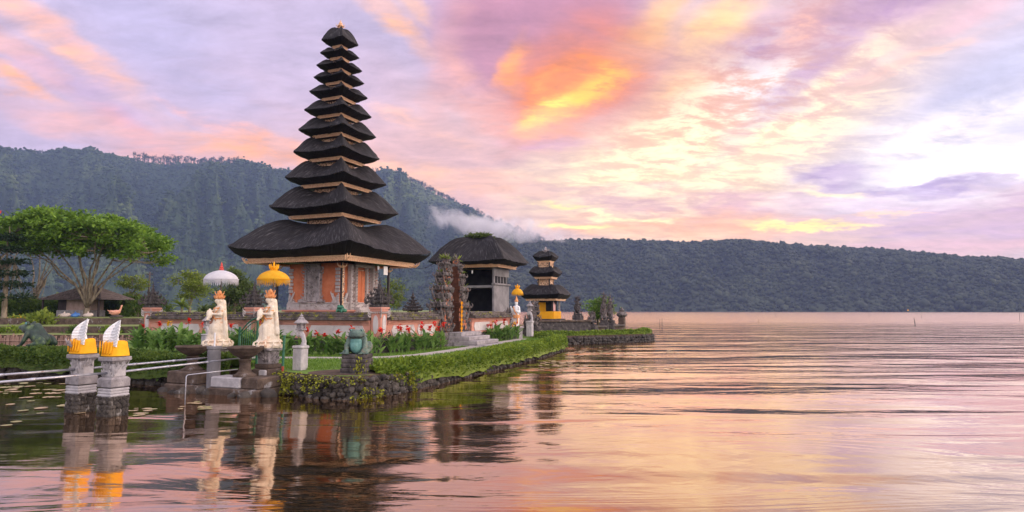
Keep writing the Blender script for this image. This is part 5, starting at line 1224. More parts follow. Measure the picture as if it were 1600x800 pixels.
def goddess(p, label, seed, rot, mirror=1):
    t = thing('goddess_statue', label, 'statue', p, rot, 'ivory goddess statues beside the fountains'); rng = random.Random(seed); m = mirror
    mb = MB(); mb.lathe([(.36, 0), (.37, .05), (.33, .08), (.30, .12), (.34, .16), (.30, .22)], 16, wob=.05)
    for k in range(12): a = k*.5236; mb.flame((.28*math.cos(a), .28*math.sin(a), .04), (math.cos(a), math.sin(a), 0), .2, 1.8, .34)
    mb.build('lotus_base', M['ivory'], t)
    S = [('c', (0, .02, .15), .27, (0, .03, .48), .23), ('c', (.02*m, .02, .45), .235, (.0, .02, .80), .155), ('e', (.12*m, -.10, .46), (.15, .15, .20)), ('e', (-.12*m, -.06, .34), (.14, .16, .20)), ('c', (.13*m, -.12, .52), .11, (.20*m, -.08, .20), .12), ('c', (-.10*m, -.12, .55), .10, (-.17*m, -.12, .18), .11),
         ('e', (0, .02, .80), (.165, .14, .09)), ('c', (0, .02, .80), .125, (0, .01, .98), .135), ('e', (0, 0, 1.03), (.165, .11, .11)), ('e', (.065, -.09, 1.03), (.055, .05, .055)), ('e', (-.065, -.09, 1.03), (.055, .05, .055)),
         ('c', (-.13, .01, 1.10), .06, (.13, .01, 1.10), .06), ('c', (0, 0, 1.1), .052, (0, -.01, 1.22), .048), ('e', (0, -.02, 1.295), (.082, .095, .112)), ('e', (0, -.112, 1.285), (.014, .022, .028)), ('e', (.088, 0, 1.29), (.02, .03, .04)), ('e', (-.088, 0, 1.29), (.02, .03, .04)),
         ('c', (.18, .01, 1.09), .055, (.235, -.04, .90), .045), ('c', (.235, -.04, .90), .043, (.05, -.21, .92), .034), ('c', (-.18, .01, 1.09), .055, (-.235, -.05, .92), .045), ('c', (-.235, -.05, .92), .043, (-.07, -.21, 1.02), .034),
         ('e', (.03, -.23, .93), (.045, .04, .035)), ('e', (-.05, -.23, 1.03), (.035, .04, .045)), ('c', (-.02, -.25, .96), .085, (.02, -.27, .86), .075), ('c', (.03, -.28, .83), .05, (.08, -.34, .76), .035),
         ('c', (.20*m, .08, .98), .05, (.27*m, .10, .45), .07), ('c', (.27*m, .10, .45), .07, (.20*m, .10, .16), .09), ('c', (-.16*m, .12, .95), .045, (-.24*m, .14, .4), .07), ('c', (0, .10, 1.25), .09, (0, .12, .9), .10)]
    for k in range(9): a = -2.8+k*.28; S.append(('c', (.2*math.cos(a), .2*math.sin(a)+.03, .62), .028, (.30*math.cos(a+.1), .28*math.sin(a+.1)+.02, .2), .034))
    sculpt(S, .014, 'figure', M['ivory'], t, 2)
    mb = MB(); mb.lathe([(.10, 1.345), (.115, 1.37), (.118, 1.40), (.095, 1.41), (.10, 1.45), (.075, 1.465), (.078, 1.50), (.05, 1.515), (.05, 1.54), (.012, 1.60)], 16)
    for k in range(12): a = k*.5236; mb.flame((.10*math.cos(a), .10*math.sin(a), 1.36), (math.cos(a), math.sin(a), .8), .08, 1.3, .26)
    for k in range(8): a = k*.785; mb.flame((.07*math.cos(a), .07*math.sin(a), 1.45), (math.cos(a), math.sin(a), .9), .10, 1.2, .24)
    mb.build('crown', M['orange_paint'], t)
    mb = MB()
    for k in range(18): a = -2.7+k*.14; mb.sphere((.15*math.cos(a), .115*math.sin(a)-.01, 1.115-.05*math.sin(-a)), .017, 6, 4)
    for s in (-1, 1): mb.tube([(s*.14, -.02, 1.12), (s*.10, -.12, .98), (s*.02, -.15, .86), (s*.12, -.13, .74)], [.014, .014, .016, .014], 6); mb.lathe([(.05, .985), (.056, 1.0), (.05, 1.015)], 8, (s*.21, -.01, 0))
    for k in range(12): a = -2.9+k*.25; mb.sphere((.175*math.cos(a), .155*math.sin(a)+.02, .79), .02, 6, 4)
    mb.build('ornaments', M['orange_paint'], t)
    return t
gL = pedestal(340, 541, 18.4, 'carved stone pedestal under the statue with the white parasol', False); gR = pedestal(420, 543, 17.6, 'carved stone pedestal under the statue with the yellow parasol', True)
goddess(gL, 'ivory statue of a crowned woman pouring from a jar under the white parasol', 1, YAW-R(22)); goddess(gR, 'ivory statue of a crowned woman pouring from a jar under the yellow parasol', 2, YAW-R(30), -1)
def parasol(px, yrim, ytop, Y, wpx, zfoot, label, mat, fin, seed, fringe_l=.15, cat='parasol'):
    rim = atY(px, yrim, Y); top = atY(px, ytop, Y).z-zfoot; zr_ = rim.z-zfoot; r = wpx/2000*Y*.92; t = thing('parasol', label, cat, (rim.x, rim.y, zfoot)); rng = random.Random(seed)
    mb = MB(); n = 40; prof = [(1., 0), (.955, .20), (.86, .42), (.71, .62), (.52, .78), (.32, .90), (.14, .97), (.03, 1.0)]; hgt = top-zr_; vs = []
    for f, z in prof:
        for k in range(n): a = 2*math.pi*k/n; q = 1-.010*f*abs(math.sin(a*8/2*1.0)); vs.append((r*f*q*math.cos(a), r*f*q*math.sin(a), zr_+hgt*z))
    mb.add(vs, [(i*n+k, i*n+(k+1) % n, (i+1)*n+(k+1) % n, (i+1)*n+k) for i in range(len(prof)-1) for k in range(n)]); cn = mb.build('canopy', M[mat], t, True)
    mb = MB(); m = 150
    for k in range(m):
        a = 2*math.pi*k/m; l = fringe_l*rng.uniform(.6, 1.1)*(1 if k % 3 else .7); p = Vector((r*math.cos(a), r*math.sin(a), zr_+.012)); tn = Vector((-math.sin(a), math.cos(a), 0))*r*math.pi/m*.66
        mb.add([p-tn, p+tn, p+tn*.7-Vector((0, 0, l))+p.normalized()*.0, p-tn*.7-Vector((0, 0, l*.92))], [(0, 1, 2, 3)])
        if k % 2: mb.sphere((r*1.012*math.cos(a), r*1.012*math.sin(a), zr_+.0), .011, 5, 3)
    mb.build('fringe', M[mat], cn)
    mb = MB()
    for k in range(8): a = k*math.pi/4; mb.tube([(.02*math.cos(a), .02*math.sin(a), zr_+.02), (r*.9*math.cos(a), r*.9*math.sin(a), zr_+.05)], .008, 4)
    mb.build('ribs', M['pole_wood'], cn)
    mb = MB(); mb.tube([(0, 0, 0), (0, 0, top-.02)], .02, 8); mb.build('pole', M['pole_wood'], t)
    mb = MB(); s = hgt*.5
    mb.lathe([(.05, top-.01), (.075, top+.02), (.04, top+.05), (.06, top+.08), (.025, top+.12), (.03, top+.15), (.005, top+.24)], 10)
    if fin == 'yellow_cloth':
        for k in range(10): a = k*.628; mb.flame((.04*math.cos(a), .04*math.sin(a), top), (math.cos(a), math.sin(a), .7), .14, 1.2, .3)
    mb.build('finial', M[fin], t)
parasol(345.5, 436.5, 422, 18.75, 55, gL.z, 'white fringed parasol with red tip over the left ivory statue', 'white_parasol', 'red_paint', 1, .20)
parasol(427.5, 436.5, 421.5, 17.9, 53, gR.z, 'yellow fringed parasol over the right ivory statue, before the tall tower', 'yellow_parasol', 'yellow_cloth', 2, .20)
# small gate, posts
gp = atY(388, 560, 18.9); gp.z = ZG
t = thing('garden_gate', 'small arched green metal gate between the two ivory statues', 'gate', gp, YAW)
for s, h in ((-.36, 1.15), (.32, 1.42)): mb = MB(); mb.box(s-.03, s+.03, -.03, .03, -.1, h, bev=.006); mb.build('post', M['green_paint'], t)
mb = MB(); arc = [(-.33+.62*k/10, 0, 1.0+.40*math.sin(math.pi*.5*k/10)) for k in range(11)]; mb.tube(arc, .022, 6); mb.tube([(x, y, z-.10) for x, y, z in arc], .014, 6); mb.tube([(-.33, 0, .2), (.29, 0, .2)], .016, 6)
for k in range(1, 8): mb.tube([(-.33+.62*k/8, 0, .2), (-.33+.62*k/8, 0, .9+.38*math.sin(math.pi*.5*k/8))], .009, 5)
mb.build('leaf', M['green_paint'], t)
pp = atZ(441, 610, 0); pp = Vector((pp.x, 17.25, 0)); pp.x = atY(441, 600, 17.25).x
t = thing('striped_post', 'slim post painted green above and red below, standing in the water', 'post', pp)
zs_ = atY(441, 572, 17.25).z; zt_ = atY(443, 524, 17.25).z
mb = MB(); mb.tube([(0, 0, -.3), (0, 0, zs_-.002)], .034, 8); mb.build('lower_part', M['red_rust'], t); mb = MB(); mb.tube([(0, 0, zs_), (.02, 0, zt_)], .036, 8); mb.build('upper_part', M['green_paint'], t)
# stubby grey post at the end of the rail
gp = atY(333, 598, 17.2); t = thing('stub_post', 'round grey stone stub post where the rail ends by the left statue', 'post', (gp.x, gp.y, 0)); zt_ = atY(333, 541, 17.2).z
mb = MB(); mb.lathe([(.17, -.2), (.165, zt_-.08), (.185, zt_-.06), (.185, zt_)], 14); mb.build('shaft', M['hall_grey'], t); mb = MB(); mb.tube([(0, 0, zt_-.02), (0, 0, zt_+.36)], .025, 8); mb.build('pipe', M['white_board'], t)
# offerings hung by the gate
for px, y, l in ((442, 502, 'yellow'), (399, 505, 'yellow')): pass

# ------------------------------------------------------------------ stone lanterns
def stone_lantern(px, ytop, ybot, Y, label, mat='pale_stone', plan=.74):
    p = atY(px, ybot, Y); h = atY(px, ytop, Y).z-p.z; t = thing('stone_lantern', label, 'lantern', p, YAW, 'stone garden lanterns'); k = h/1.48
    mb = MB(); mb.box(-.20*k, .20*k, -.20*k, .20*k, -.1, .50*k, bev=.02); mb.box(-.23*k, .23*k, -.23*k, .23*k, .501*k, .58*k, bev=.02); mb.build('block', M[mat], t)
    mb = MB(); mb.tube([(.10*k, 0, .56*k), (.16*k, 0, .70*k), (.10*k, 0, .84*k), (-.02*k, 0, .93*k), (-.03*k, 0, 1.0*k)], [.10*k, .085*k, .085*k, .10*k, .12*k], 10)
    mb.sphere((-.12*k, 0, .90*k), (.09*k, .11*k, .09*k), 10, 7); mb.sphere((.16*k, 0, .60*k), (.08*k, .1*k, .08*k), 10, 7); mb.build('scroll_stem', M[mat], t, True)
    mb = MB(); mb.box(-.15*k, .15*k, -.15*k, .15*k, 1.0*k, 1.05*k, bev=.01)
    for sx in (-1, 1):
        for sy in (-1, 1): mb.box(*sorted((sx*.12*k, sx*.075*k)), *sorted((sy*.12*k, sy*.075*k)), 1.051*k, 1.2*k)
    mb.box(-.07*k, .07*k, -.07*k, .07*k, 1.052*k, 1.2*k); mb.build('lamp_house', M['grey_stone'], t)
    mb = MB(); mb.lathe([(.02, 1.20), (.27, 1.19), (.28, 1.215), (.20, 1.27), (.12, 1.31), (.13, 1.33), (.06, 1.37), (.075, 1.40), (.03, 1.43), (.005, 1.48)], 6) if k == 1 else mb.lathe([(a*k, b*k) for a, b in ((.02, 1.20), (.27, 1.19), (.28, 1.215), (.20, 1.27), (.12, 1.31), (.13, 1.33), (.06, 1.37), (.075, 1.40), (.03, 1.43), (.005, 1.48))], 6)
    mb.build('roof', M['grey_stone'], t); t.scale = (plan, plan, 1)
stone_lantern(469, 489, 573, 17.8, 'pale stone lantern on a scrolled stem, between the post and the large frog')
stone_lantern(321, 492, 541, 20.6, 'grey stone lantern half hidden behind the left ivory statue')
stone_lantern(828, 468, 523, 37.6, 'grey stone lantern on a tall block at the end of the lawn, near the lake', plan=.60)

# ------------------------------------------------------------------ frogs
M['frog_bronze'] = pmat('frog_bronze', (.03, .055, .048), (.12, .19, .155), 5, 7, .6, .6, 22, c3=(.16, .12, .085), s3=4.5, t3=(.54, .66), spec=.5)
M['frog_belly'] = pmat('frog_belly', (.075, .22, .21), (.17, .36, .33), 6, 6, .5, .3, 22, c3=(.10, .17, .15), s3=7, t3=(.58, .68), spec=.5)
M['frog_green'] = pmat('frog_green', (.008, .020, .016), (.035, .07, .04), 3, 5, .42, .3, 16, c3=(.10, .15, .05), s3=3, t3=(.55, .62), spec=.5)
fp = atY(558, 579, 16.9); fp.z = ZG
t = thing('frog_plinth', 'dark layered stone plinth under the large seated frog', 'plinth', fp, YAW+R(14)); t.scale = (.76, .76, 1.38); rng = random.Random(3)
for i in range(5): mb = MB(); q = .46-.012*i+rng.uniform(-.015, .015); mb.box(-q, q, -q*.9, q*.9, -.05+.084*i if i else -.1, .03+.084*i, bev=.018); mb.build('course', M['black_stone'], t)
V, F = leaves(np.random.default_rng(1).normal(size=(90, 3))*(.10, .05, .12)+(.26, -.46, .15), .07, np.random.default_rng(2), .7); o = link('plant', npmesh('plant', V, F, M['leaf_moss']), t); o['kind'] = 'stuff'
zf = (.03+.084*4)*1.38
frog = thing('frog_statue', 'large green bronze frog with turquoise belly seated upright on dark plinth', 'frog statue', (fp.x, fp.y, fp.z+zf), YAW+R(18)); k = 1.04
S = [('e', (0, .04, .26), (.30, .27, .27)), ('e', (0, -.02, .42), (.27, .23, .20)), ('e', (0, -.08, .56), (.29, .25, .145)), ('e', (0, -.16, .53), (.255, .19, .10)), ('e', (.165, -.10, .67), (.075, .08, .065)), ('e', (-.165, -.10, .67), (.075, .08, .065)),
     ('c', (.25, -.08, .42), .10, (.31, -.20, .16), .075), ('c', (.31, -.20, .16), .072, (.24, -.31, .03), .06), ('c', (-.25, -.08, .42), .10, (-.31, -.20, .16), .075), ('c', (-.31, -.20, .16), .072, (-.24, -.31, .03), .06),
     ('e', (.34, .10, .20), (.13, .25, .17)), ('e', (-.34, .10, .20), (.13, .25, .17)), ('c', (.36, -.02, .10), .08, (.38, -.24, .04), .055), ('c', (-.36, -.02, .10), .08, (-.38, -.24, .04), .055), ('e', (0, .1, .08), (.3, .25, .09))]
for s in (-1, 1):
    for j in range(3): S.append(('c', (s*.24, -.30, .04), .03, (s*(.17+.08*j), -.42, .02), .022)); S.append(('c', (s*.38, -.24, .04), .03, (s*(.34+.07*j), -.36, .02), .02))
    S.append(('c', (s*.20, -.16, .63), .03, (s*.27, .12, .52), .03))
sculpt([tuple(x) for x in S], .016, 'body', M['frog_bronze'], frog, 3)
sculpt([('e', (0, -.10, .25), (.235, .185, .25)), ('e', (0, -.13, .38), (.215, .15, .12))], .02, 'belly', M['frog_belly'], frog, 2)
mb = MB(); mb.tube([(.285*math.sin(a), -.10-.255*math.cos(a)*.98, .525-.035*math.cos(a*1.1)) for a in np.linspace(-1.35, 1.35, 17)], .009, 6); mb.build('mouth_line', M['dark_wood'], frog)
for s in (-1, 1):
    mb = MB(); mb.sphere((s*.185, -.165, .685), (.038, .03, .036), 10, 7); e = mb.build('eye', M['frog_belly'], frog, True); mb = MB(); mb.sphere((s*.19, -.19, .687), (.016, .012, .02), 8, 6); mb.build('pupil', M['wire'], e, True)
frog.scale = (k*.76, k*.76, k*.86)
# the frog on the left bank, side on
lp = atY(57, 545, 24.0); lp.z = ZG+.0
t = thing('flat_rock', 'flat dark rock under the crouching frog at the hedge end', 'rock', (lp.x, lp.y, ZG)); mb = MB(); mb.rock((0, 0, .10), (.85, .6, .24), random.Random(5)); mb.build('stone', M['dark_rock'], t, True)
f2 = thing('frog_statue', 'dark green mottled frog crouching side on, looking left with raised head', 'frog statue', (lp.x, lp.y, ZG+.30), R(-8))
S = [('e', (.10, 0, .30), (.52, .34, .26), (0, R(24), 0)), ('e', (-.38, 0, .55), (.36, .30, .19), (0, R(14), 0)), ('e', (-.66, 0, .60), (.22, .22, .10), (0, R(10), 0)), ('c', (-.74, 0, .62), .08, (-.85, 0, .63), .04), ('e', (-.34, .17, .74), (.10, .08, .09)), ('e', (-.34, -.17, .74), (.10, .08, .09)), ('c', (0, 0, .62), .16, (.5, 0, .24), .13)]
for s in (-1, 1):
    S += [('c', (-.25, s*.26, .40), .11, (-.32, s*.36, .18), .085), ('c', (-.32, s*.36, .18), .08, (-.46, s*.36, .03), .06), ('e', (.38, s*.30, .20), (.36, .13, .17), (0, R(20), 0)), ('c', (.60, s*.33, .10), .10, (.10, s*.38, .06), .07), ('c', (.10, s*.38, .05), .055, (-.1, s*.42, .03), .045), ('c', (-.46, s*.36, .03), .05, (-.6, s*.38, .02), .04)]
sculpt(S, .025, 'body', M['frog_green'], f2, 3); f2.scale = (.86, .8, 1.12)
for s in (-1, 1):
    mb = MB(); mb.sphere((-.37, s*.235, .755), (.05, .03, .05), 10, 7); mb.build('eye', M['frog_belly'], f2, True)
# small frog on the wall coping
sp = FR(-2.3, -.05, ZG+1.54); sp2 = atY(533, 482, sp.y); sp.x = sp2.x
f3 = thing('frog_statue', 'small bright green frog sitting on the mossy wall before the tower', 'frog statue', sp, YAW)
M['frog_small'] = pmat('frog_small', (.02, .12, .075), (.05, .20, .12), 8, 4, .4)
S = [('e', (0, .03, .10), (.15, .14, .12)), ('e', (0, -.04, .21), (.15, .13, .075)), ('e', (.085, -.05, .275), (.045, .045, .04)), ('e', (-.085, -.05, .275), (.045, .045, .04)), ('e', (.16, .04, .08), (.06, .12, .08)), ('e', (-.16, .04, .08), (.06, .12, .08)), ('c', (.11, -.08, .14), .04, (.13, -.15, .02), .03), ('c', (-.11, -.08, .14), .04, (-.13, -.15, .02), .03)]
sculpt(S, .014, 'body', M['frog_small'], f3, 2)
for s in (-1, 1):
    mb = MB(); mb.sphere((s*.09, -.09, .285), .018, 8, 6); mb.build('eye', M['wire'], f3, True)

# ------------------------------------------------------------------ the small white figure by the pavilion, its parasols
wp = atY(807, 520, 36.8); wp.z = ZG
t = thing('white_statue', 'white standing figure with orange sash beside the pavilion, under a yellow parasol', 'statue', wp, YAW-R(15)); hh = atY(807, 466, 36.8).z-ZG; k = hh/1.65
mb = MB(); mb.box(-.26, .26, -.26, .26, -.1, .42, bev=.03); mb.box(-.31, .31, -.31, .31, .421, .50, bev=.02); mb.build('pedestal', M['grey_stone'], t)
S = [('c', (.06, 0, .55), .10, (.07, 0, .9), .11), ('c', (-.08, -.03, .55), .10, (-.07, 0, .9), .11), ('e', (0, 0, .95), (.18, .14, .12)), ('c', (0, 0, .95), .14, (0, 0, 1.22), .15), ('c', (-.14, 0, 1.28), .07, (.14, 0, 1.28), .07), ('c', (0, 0, 1.3), .05, (0, 0, 1.4), .05), ('e', (0, -.01, 1.46), (.09, .1, .11)), ('c', (.18, 0, 1.27), .06, (.27, -.05, 1.08), .05), ('c', (.27, -.05, 1.08), .05, (.16, -.2, 1.12), .04), ('c', (-.18, 0, 1.27), .06, (-.28, -.04, 1.1), .05), ('c', (-.28, -.04, 1.1), .05, (-.3, -.14, 1.3), .04), ('c', (0, 0, 1.52), .08, (0, 0, 1.68), .02), ('c', (-.08, -.03, .54), .09, (-.10, -.14, .52), .06), ('c', (.06, 0, .54), .09, (.06, -.12, .52), .06)]
sculpt(S, .02, 'figure', M['white_paint'], t, 2)
mb = MB(); mb.lathe([(.19, .84), (.20, .92), (.19, .98)], 14, wob=.05); mb.tube([(-.15, -.1, 1.3), (.02, -.17, 1.1), (.16, -.1, .95), (.17, -.13, .62)], [.03, .035, .035, .05], 6); mb.lathe([(.10, 1.5), (.115, 1.54), (.06, 1.62), (.01, 1.74)], 10); mb.build('sash', M['orange_paint'], t)
for c in KIDS[t.name]: c.scale = (1, 1, k)
parasol(808.5, 459, 450, 37.2, 20, ZG, 'small yellow parasol over the white figure by the pavilion', 'yellow_parasol', 'yellow_cloth', 3, .13)
parasol(783, 456, 444, 43.5, 26, ZG, 'small white parasol mostly hidden behind the corner of the grey pavilion', 'white_parasol', 'red_paint', 4, .13)

# ------------------------------------------------------------------ water plants and stakes
def lily(pts, mats, seed, zr=.012):
    rng = random.Random(seed); protos = []
    for k in range(4):
        mb = MB(); mb.disc((0, 0, 0), 1, 12, notch=.3+.2*(k % 2), ph=k); protos.append((mb.mesh('lily_pad', M[mats[k % len(mats)]]), k))
    for (x, y, r, lab, grp) in pts:
        me, k = rng.choice(protos); o = link('lily_pad', me); o.location = (x, y, zr+rng.uniform(0, .006)); o.scale = (r, r*rng.uniform(.75, 1), 1); o.rotation_euler = (rng.uniform(-.02, .02), rng.uniform(-.02, .02), rng.uniform(0, 6.28))
        tag(o, lab, 'lily pad', grp)
rng = random.Random(6); L1 = []
for _ in range(46):
    px, py = rng.uniform(-10, 128), rng.choice((rng.uniform(598, 622), rng.uniform(600, 668))); p = atZ(px, py, 0); L1.append((p.x, p.y, rng.uniform(.07, .17), 'flat lily pad afloat left of the two winged pillars', 'lily pads left of the winged pillars'))
for _ in range(11):
    px, py = rng.uniform(196, 240), rng.uniform(638, 650); p = atZ(px, py, 0); L1.append((p.x, p.y, rng.uniform(.06, .12), 'flat lily pad afloat just right of the winged pillars', 'lily pads right of the winged pillars'))
for _ in range(12):
    px, py = rng.uniform(276, 330), rng.uniform(628, 640); p = atZ(px, py, 0); L1.append((p.x, p.y, rng.uniform(.06, .13), 'yellow green lily pad afloat before the fountain platforms', 'lily pads before the fountains'))
for _ in range(60):
    px, py = rng.uniform(-20, 95), rng.uniform(548, 578); p = atZ(px, py, 0)
    if p.y > 24.5: L1.append((p.x, p.y, rng.uniform(.15, .4), 'lily pad on the still inlet behind the crouching frog', 'lily pads on the inlet'))
lily(L1, ['pad', 'pad_pink', 'pad', 'pad_pink'], 3)
rg_ = np.random.default_rng(4); V = []; mb = MB()
for _ in range(900):
    px = rg_.uniform(830, 1060); py = 541+rg_.beta(1.6, 2)*42; n_ = mnoise.noise(Vector((px*.012, py*.07, 3)))
    if n_ < -.05+.3*abs(px-930)/130: continue
    p = atZ(px, py, 0); r = rg_.uniform(.05, .13); mb.disc((p.x, p.y, .012+.004*rg_.random()), r, 7, notch=.3, ph=rg_.uniform(0, 6))
tag(mb.build('floating_leaves', M['pad_pink']), 'raft of small floating leaves on the lake off the hedge end', 'floating leaves', kind='stuff')
def stake(px, yt, yb, lean, label, extra=None, r=.05, Y=None):
    p = atZ(px, yb, 0); 
    if Y: p = atY(px, yb, Y); p.z = 0
    h = atY(px, yt, p.y).z; t = thing('fishing_stake', label, 'stake', p, 0, 'thin stakes standing in the lake')
    mb = MB(); mb.tube([(0, 0, -.5), (lean*h*.5, 0, h*.5), (lean*h, 0, h)], [r, r*.9, r*.6], 6); mb.build('pole', M['pole_wood'], t)
    if extra: mb = MB(); mb.add([(lean*h, 0, h), (lean*h-1.1, 0, h+.1), (lean*h-1.0, .05, h-.7), (lean*h, 0, h-.6), (lean*h, .03, h), (lean*h-1.1, .03, h+.1), (lean*h-1.0, .08, h-.7), (lean*h, .03, h-.6)], [(0, 1, 2, 3), (7, 6, 5, 4)]); mb.build('flag', M['yellow_cloth'], t)
stake(1034.5, 497, 517, .02, 'upright thin stake nearest the islet tip, one of a pair', r=.035); stake(1031, 498, 513, 0, 'shorter thin stake beside the pair near the islet tip', r=.03); stake(1185.5, 498, 504.5, 0, 'short lone stake in the middle of the pale water', r=.045)
stake(1214, 488, 496, -.5, 'leaning stake with a crossed branch far out on the lake', r=.08); stake(1430.5, 497, 509, -.16, 'leaning dark stake in the right part of the lake', r=.06); stake(1420, 484, 489.5, .1, 'far stake that carries a small yellow flag', True, r=.12)
stake(1358, 488, 496, 0, 'very thin far stake left of the yellow flag', r=.05); stake(1440, 489, 497, 0, 'very thin far stake right of the yellow flag', r=.05); stake(1593.5, 488, 501, 0, 'stake close to the right edge of the view', r=.05); stake(1015, 488, 494, 0, 'thin far stake behind the islet tip', r=.05)
# ------------------------------------------------------------------ trees and plants
def tree(name, label, cat, loc, limbs, clumps, leaf, nleaf, lsize, r0, seed, bark='bark', group=None, spread=.33, flat=.55, asp=.55, stems=1, twigs=True):
    """tapered trunk that forks into LIMBS (end points), each twigged out to the nearest leaf CLUMPS (x, y, z, r)"""
    rng = random.Random(seed); nr = np.random.default_rng(seed); t = thing(name, label, cat, loc, 0, group); mb = MB()
    fork = limbs['fork']; 
    if limbs.get('trunk', True): mb.tube([(0, 0, -.2), (.02, 0, .12), (fork[0]*.5, fork[1]*.5, fork[2]*.55), fork], [r0*1.7, r0*1.15, r0, r0*.9], 9)
    ends = []
    for e in limbs['ends']:
        e = Vector(e); f = Vector(fork) if limbs.get('trunk', True) else Vector((rng.uniform(-r0, r0), rng.uniform(-r0, r0), 0)); d = e-f; pts = []
        side = Vector((d.x, d.y, 0)); bow = limbs.get('bow', .18)
        for k in range(7):
            s = k/6; p = f.lerp(e, s)+Vector((0, 0, 1))*d.length*bow*0-side*bow*math.sin(math.pi*s)*1.0+Vector((rng.uniform(-1, 1), rng.uniform(-1, 1), 0))*.035*d.length*math.sin(math.pi*s); pts.append(p)
        rr = r0*limbs.get('lr', .5); mb.tube(pts, [rr*(1-.75*k/6) for k in range(7)], 6); ends.append((e, rr*.3)); ends.append((pts[4], rr*.5)); ends.append((pts[5], rr*.4))
    if twigs:
        for c in clumps:
            p = Vector(c[:3]); e, r = min(ends, key=lambda q: (q[0]-p).length+(2 if q[0].z > p.z+.3 else 0)); m = e.lerp(p, .5)+Vector((rng.uniform(-.1, .1), rng.uniform(-.1, .1), -.08*(p-e).length)); mb.tube([e, m, p], [min(r, .05*r0/.3+.012), .022, .012], 4, False)
    mb.build('trunk', M[bark], t, True)
    cc = np.array([c[:3] for c in clumps]); cr = np.array([c[3] for c in clumps]); k = np.repeat(np.arange(len(cc)), nleaf)
    P = cc[k]+nr.normal(size=(len(k), 3))*cr[k][:, None]*np.array([.5, .5, .5*flat])
    V, F = leaves(P, lsize, nr, asp, .9, D=np.column_stack([P[:, :2]-cc[k][:, :2], np.full(len(k), .05)])/np.maximum(cr[k], .1)[:, None])
    link('crown', npmesh('crown', V, F, M[leaf]), t); return t
# the broad umbrella tree on the left lawn
Yb = 52.; bp = atY(135, 496, Yb); bp.z = 1.6; S_ = Yb/1000
rng = random.Random(21); cl = []
outline_top = [(0, 352), (20, 340), (60, 333), (120, 334), (160, 338), (200, 350), (235, 365), (268, 385)]
outline_bot = [(0, 372), (30, 388), (80, 398), (130, 392), (180, 404), (230, 412), (268, 405)]
for _ in range(520):
    a = rng.uniform(0, 6.28); r = math.sqrt(rng.random()); x = r*math.cos(a)*120*S_-.3; y = r*math.sin(a)*5.5; px = 135+x/S_
    zt_ = atY(px, interp(outline_top, px), Yb).z-1.6; zb_ = atY(px, interp(outline_bot, px), Yb).z-1.6
    top = zt_-.9*(y/5.5)**2; f = rng.random()**.6; z = zb_+(top-zb_)*(.30+.70*f) if rng.random() < .75 else zb_+(top-zb_)*rng.random()*.4
    if mnoise.noise(Vector((x*.62, y*.62, z*1.1+7))) < -.05: continue
    cl.append((x, y, z, rng.uniform(.40, .72)))
ends = []
for px, py, y in ((18, 378, -.5), (48, 372, 1.5), (80, 362, -1.6), (108, 355, .4), (140, 352, -1.8), (165, 360, 1.2), (196, 374, -1.5), (226, 388, .6), (252, 396, -.4), (120, 362, 3), (170, 366, 3.4), (70, 372, -3.4), (205, 380, -3.6)):
    p = atY(px, py, Yb); ends.append(((p.x-bp.x)*.9-.2, y, p.z-1.6))
tree('spreading_tree', 'broad flat topped tree with many pale forking limbs on the upper lawn', 'tree', bp, {'fork': (0, 0, .75), 'ends': ends, 'bow': .16, 'lr': .42}, cl, 'leaf_tree', 95, .32, .25, 5, flat=.6)
def ell(n, c, r, seed, cr=(.3, .6), thr=-.3, shell=.5):
    rng = random.Random(seed); out = []
    while len(out) < n:
        v = Vector((rng.uniform(-1, 1), rng.uniform(-1, 1), rng.uniform(-1, 1)))
        if v.length > 1 or (v.length < shell and rng.random() < .6): continue
        p = Vector((c[0]+v.x*r[0], c[1]+v.y*r[1], c[2]+v.z*r[2]))
        if mnoise.noise(p*.9+Vector((seed, 0, 0))) < thr: continue
        out.append((*p, rng.uniform(*cr)))
    return out
def at0(px, Y, z): p = atY(px, 490, Y); p.z = z; return p
def zpx(py, Y, z0): return atY(800, py, Y).z-z0
# dark tiered conifer at the edge of the view, red flowering tree beyond it
b = at0(6, 46, 1.6); cl = []
rng = random.Random(2)
for tier in range(6):
    z = 1.5+tier*.85; R_ = 1.9-.22*tier
    for k in range(9): a = k*.7+tier; cl.append((R_*.62*math.cos(a), R_*.62*math.sin(a), z+rng.uniform(-.1, .1), .62))
tree('conifer', 'dark tiered conifer cut off by the left edge of the view', 'tree', b, {'fork': (0, 0, 3.5), 'ends': [(0, 0, 6.6), (.5, .2, 4.6), (-.6, .1, 4.4)], 'bow': 0}, cl, 'leaf_dark', 70, .22, .16, 3, flat=.35)
b = at0(-14, 58, 1.6); t = tree('flame_tree', 'tall tree with red blossom at the left edge of the view', 'tree', b, {'fork': (0, 0, 3.2), 'ends': [(1, 0, 8), (-1, .5, 7.5), (.3, -1, 8.4), (1.6, .4, 7.2)]}, ell(46, (.4, 0, 7.6), (2.0, 2, 1.5), 5), 'leaf_dark', 50, .25, .2, 6)
rr_ = np.random.default_rng(3); V, F = leaves(np.array([c[:3] for c in ell(70, (.6, -.6, 8.0), (1.7, 1.6, 1.2), 8)]), .34, rr_, .9, 1.); bl = link('blossom', npmesh('blossom', V, F, M['red_flower']), t); bl['kind'] = 'stuff'
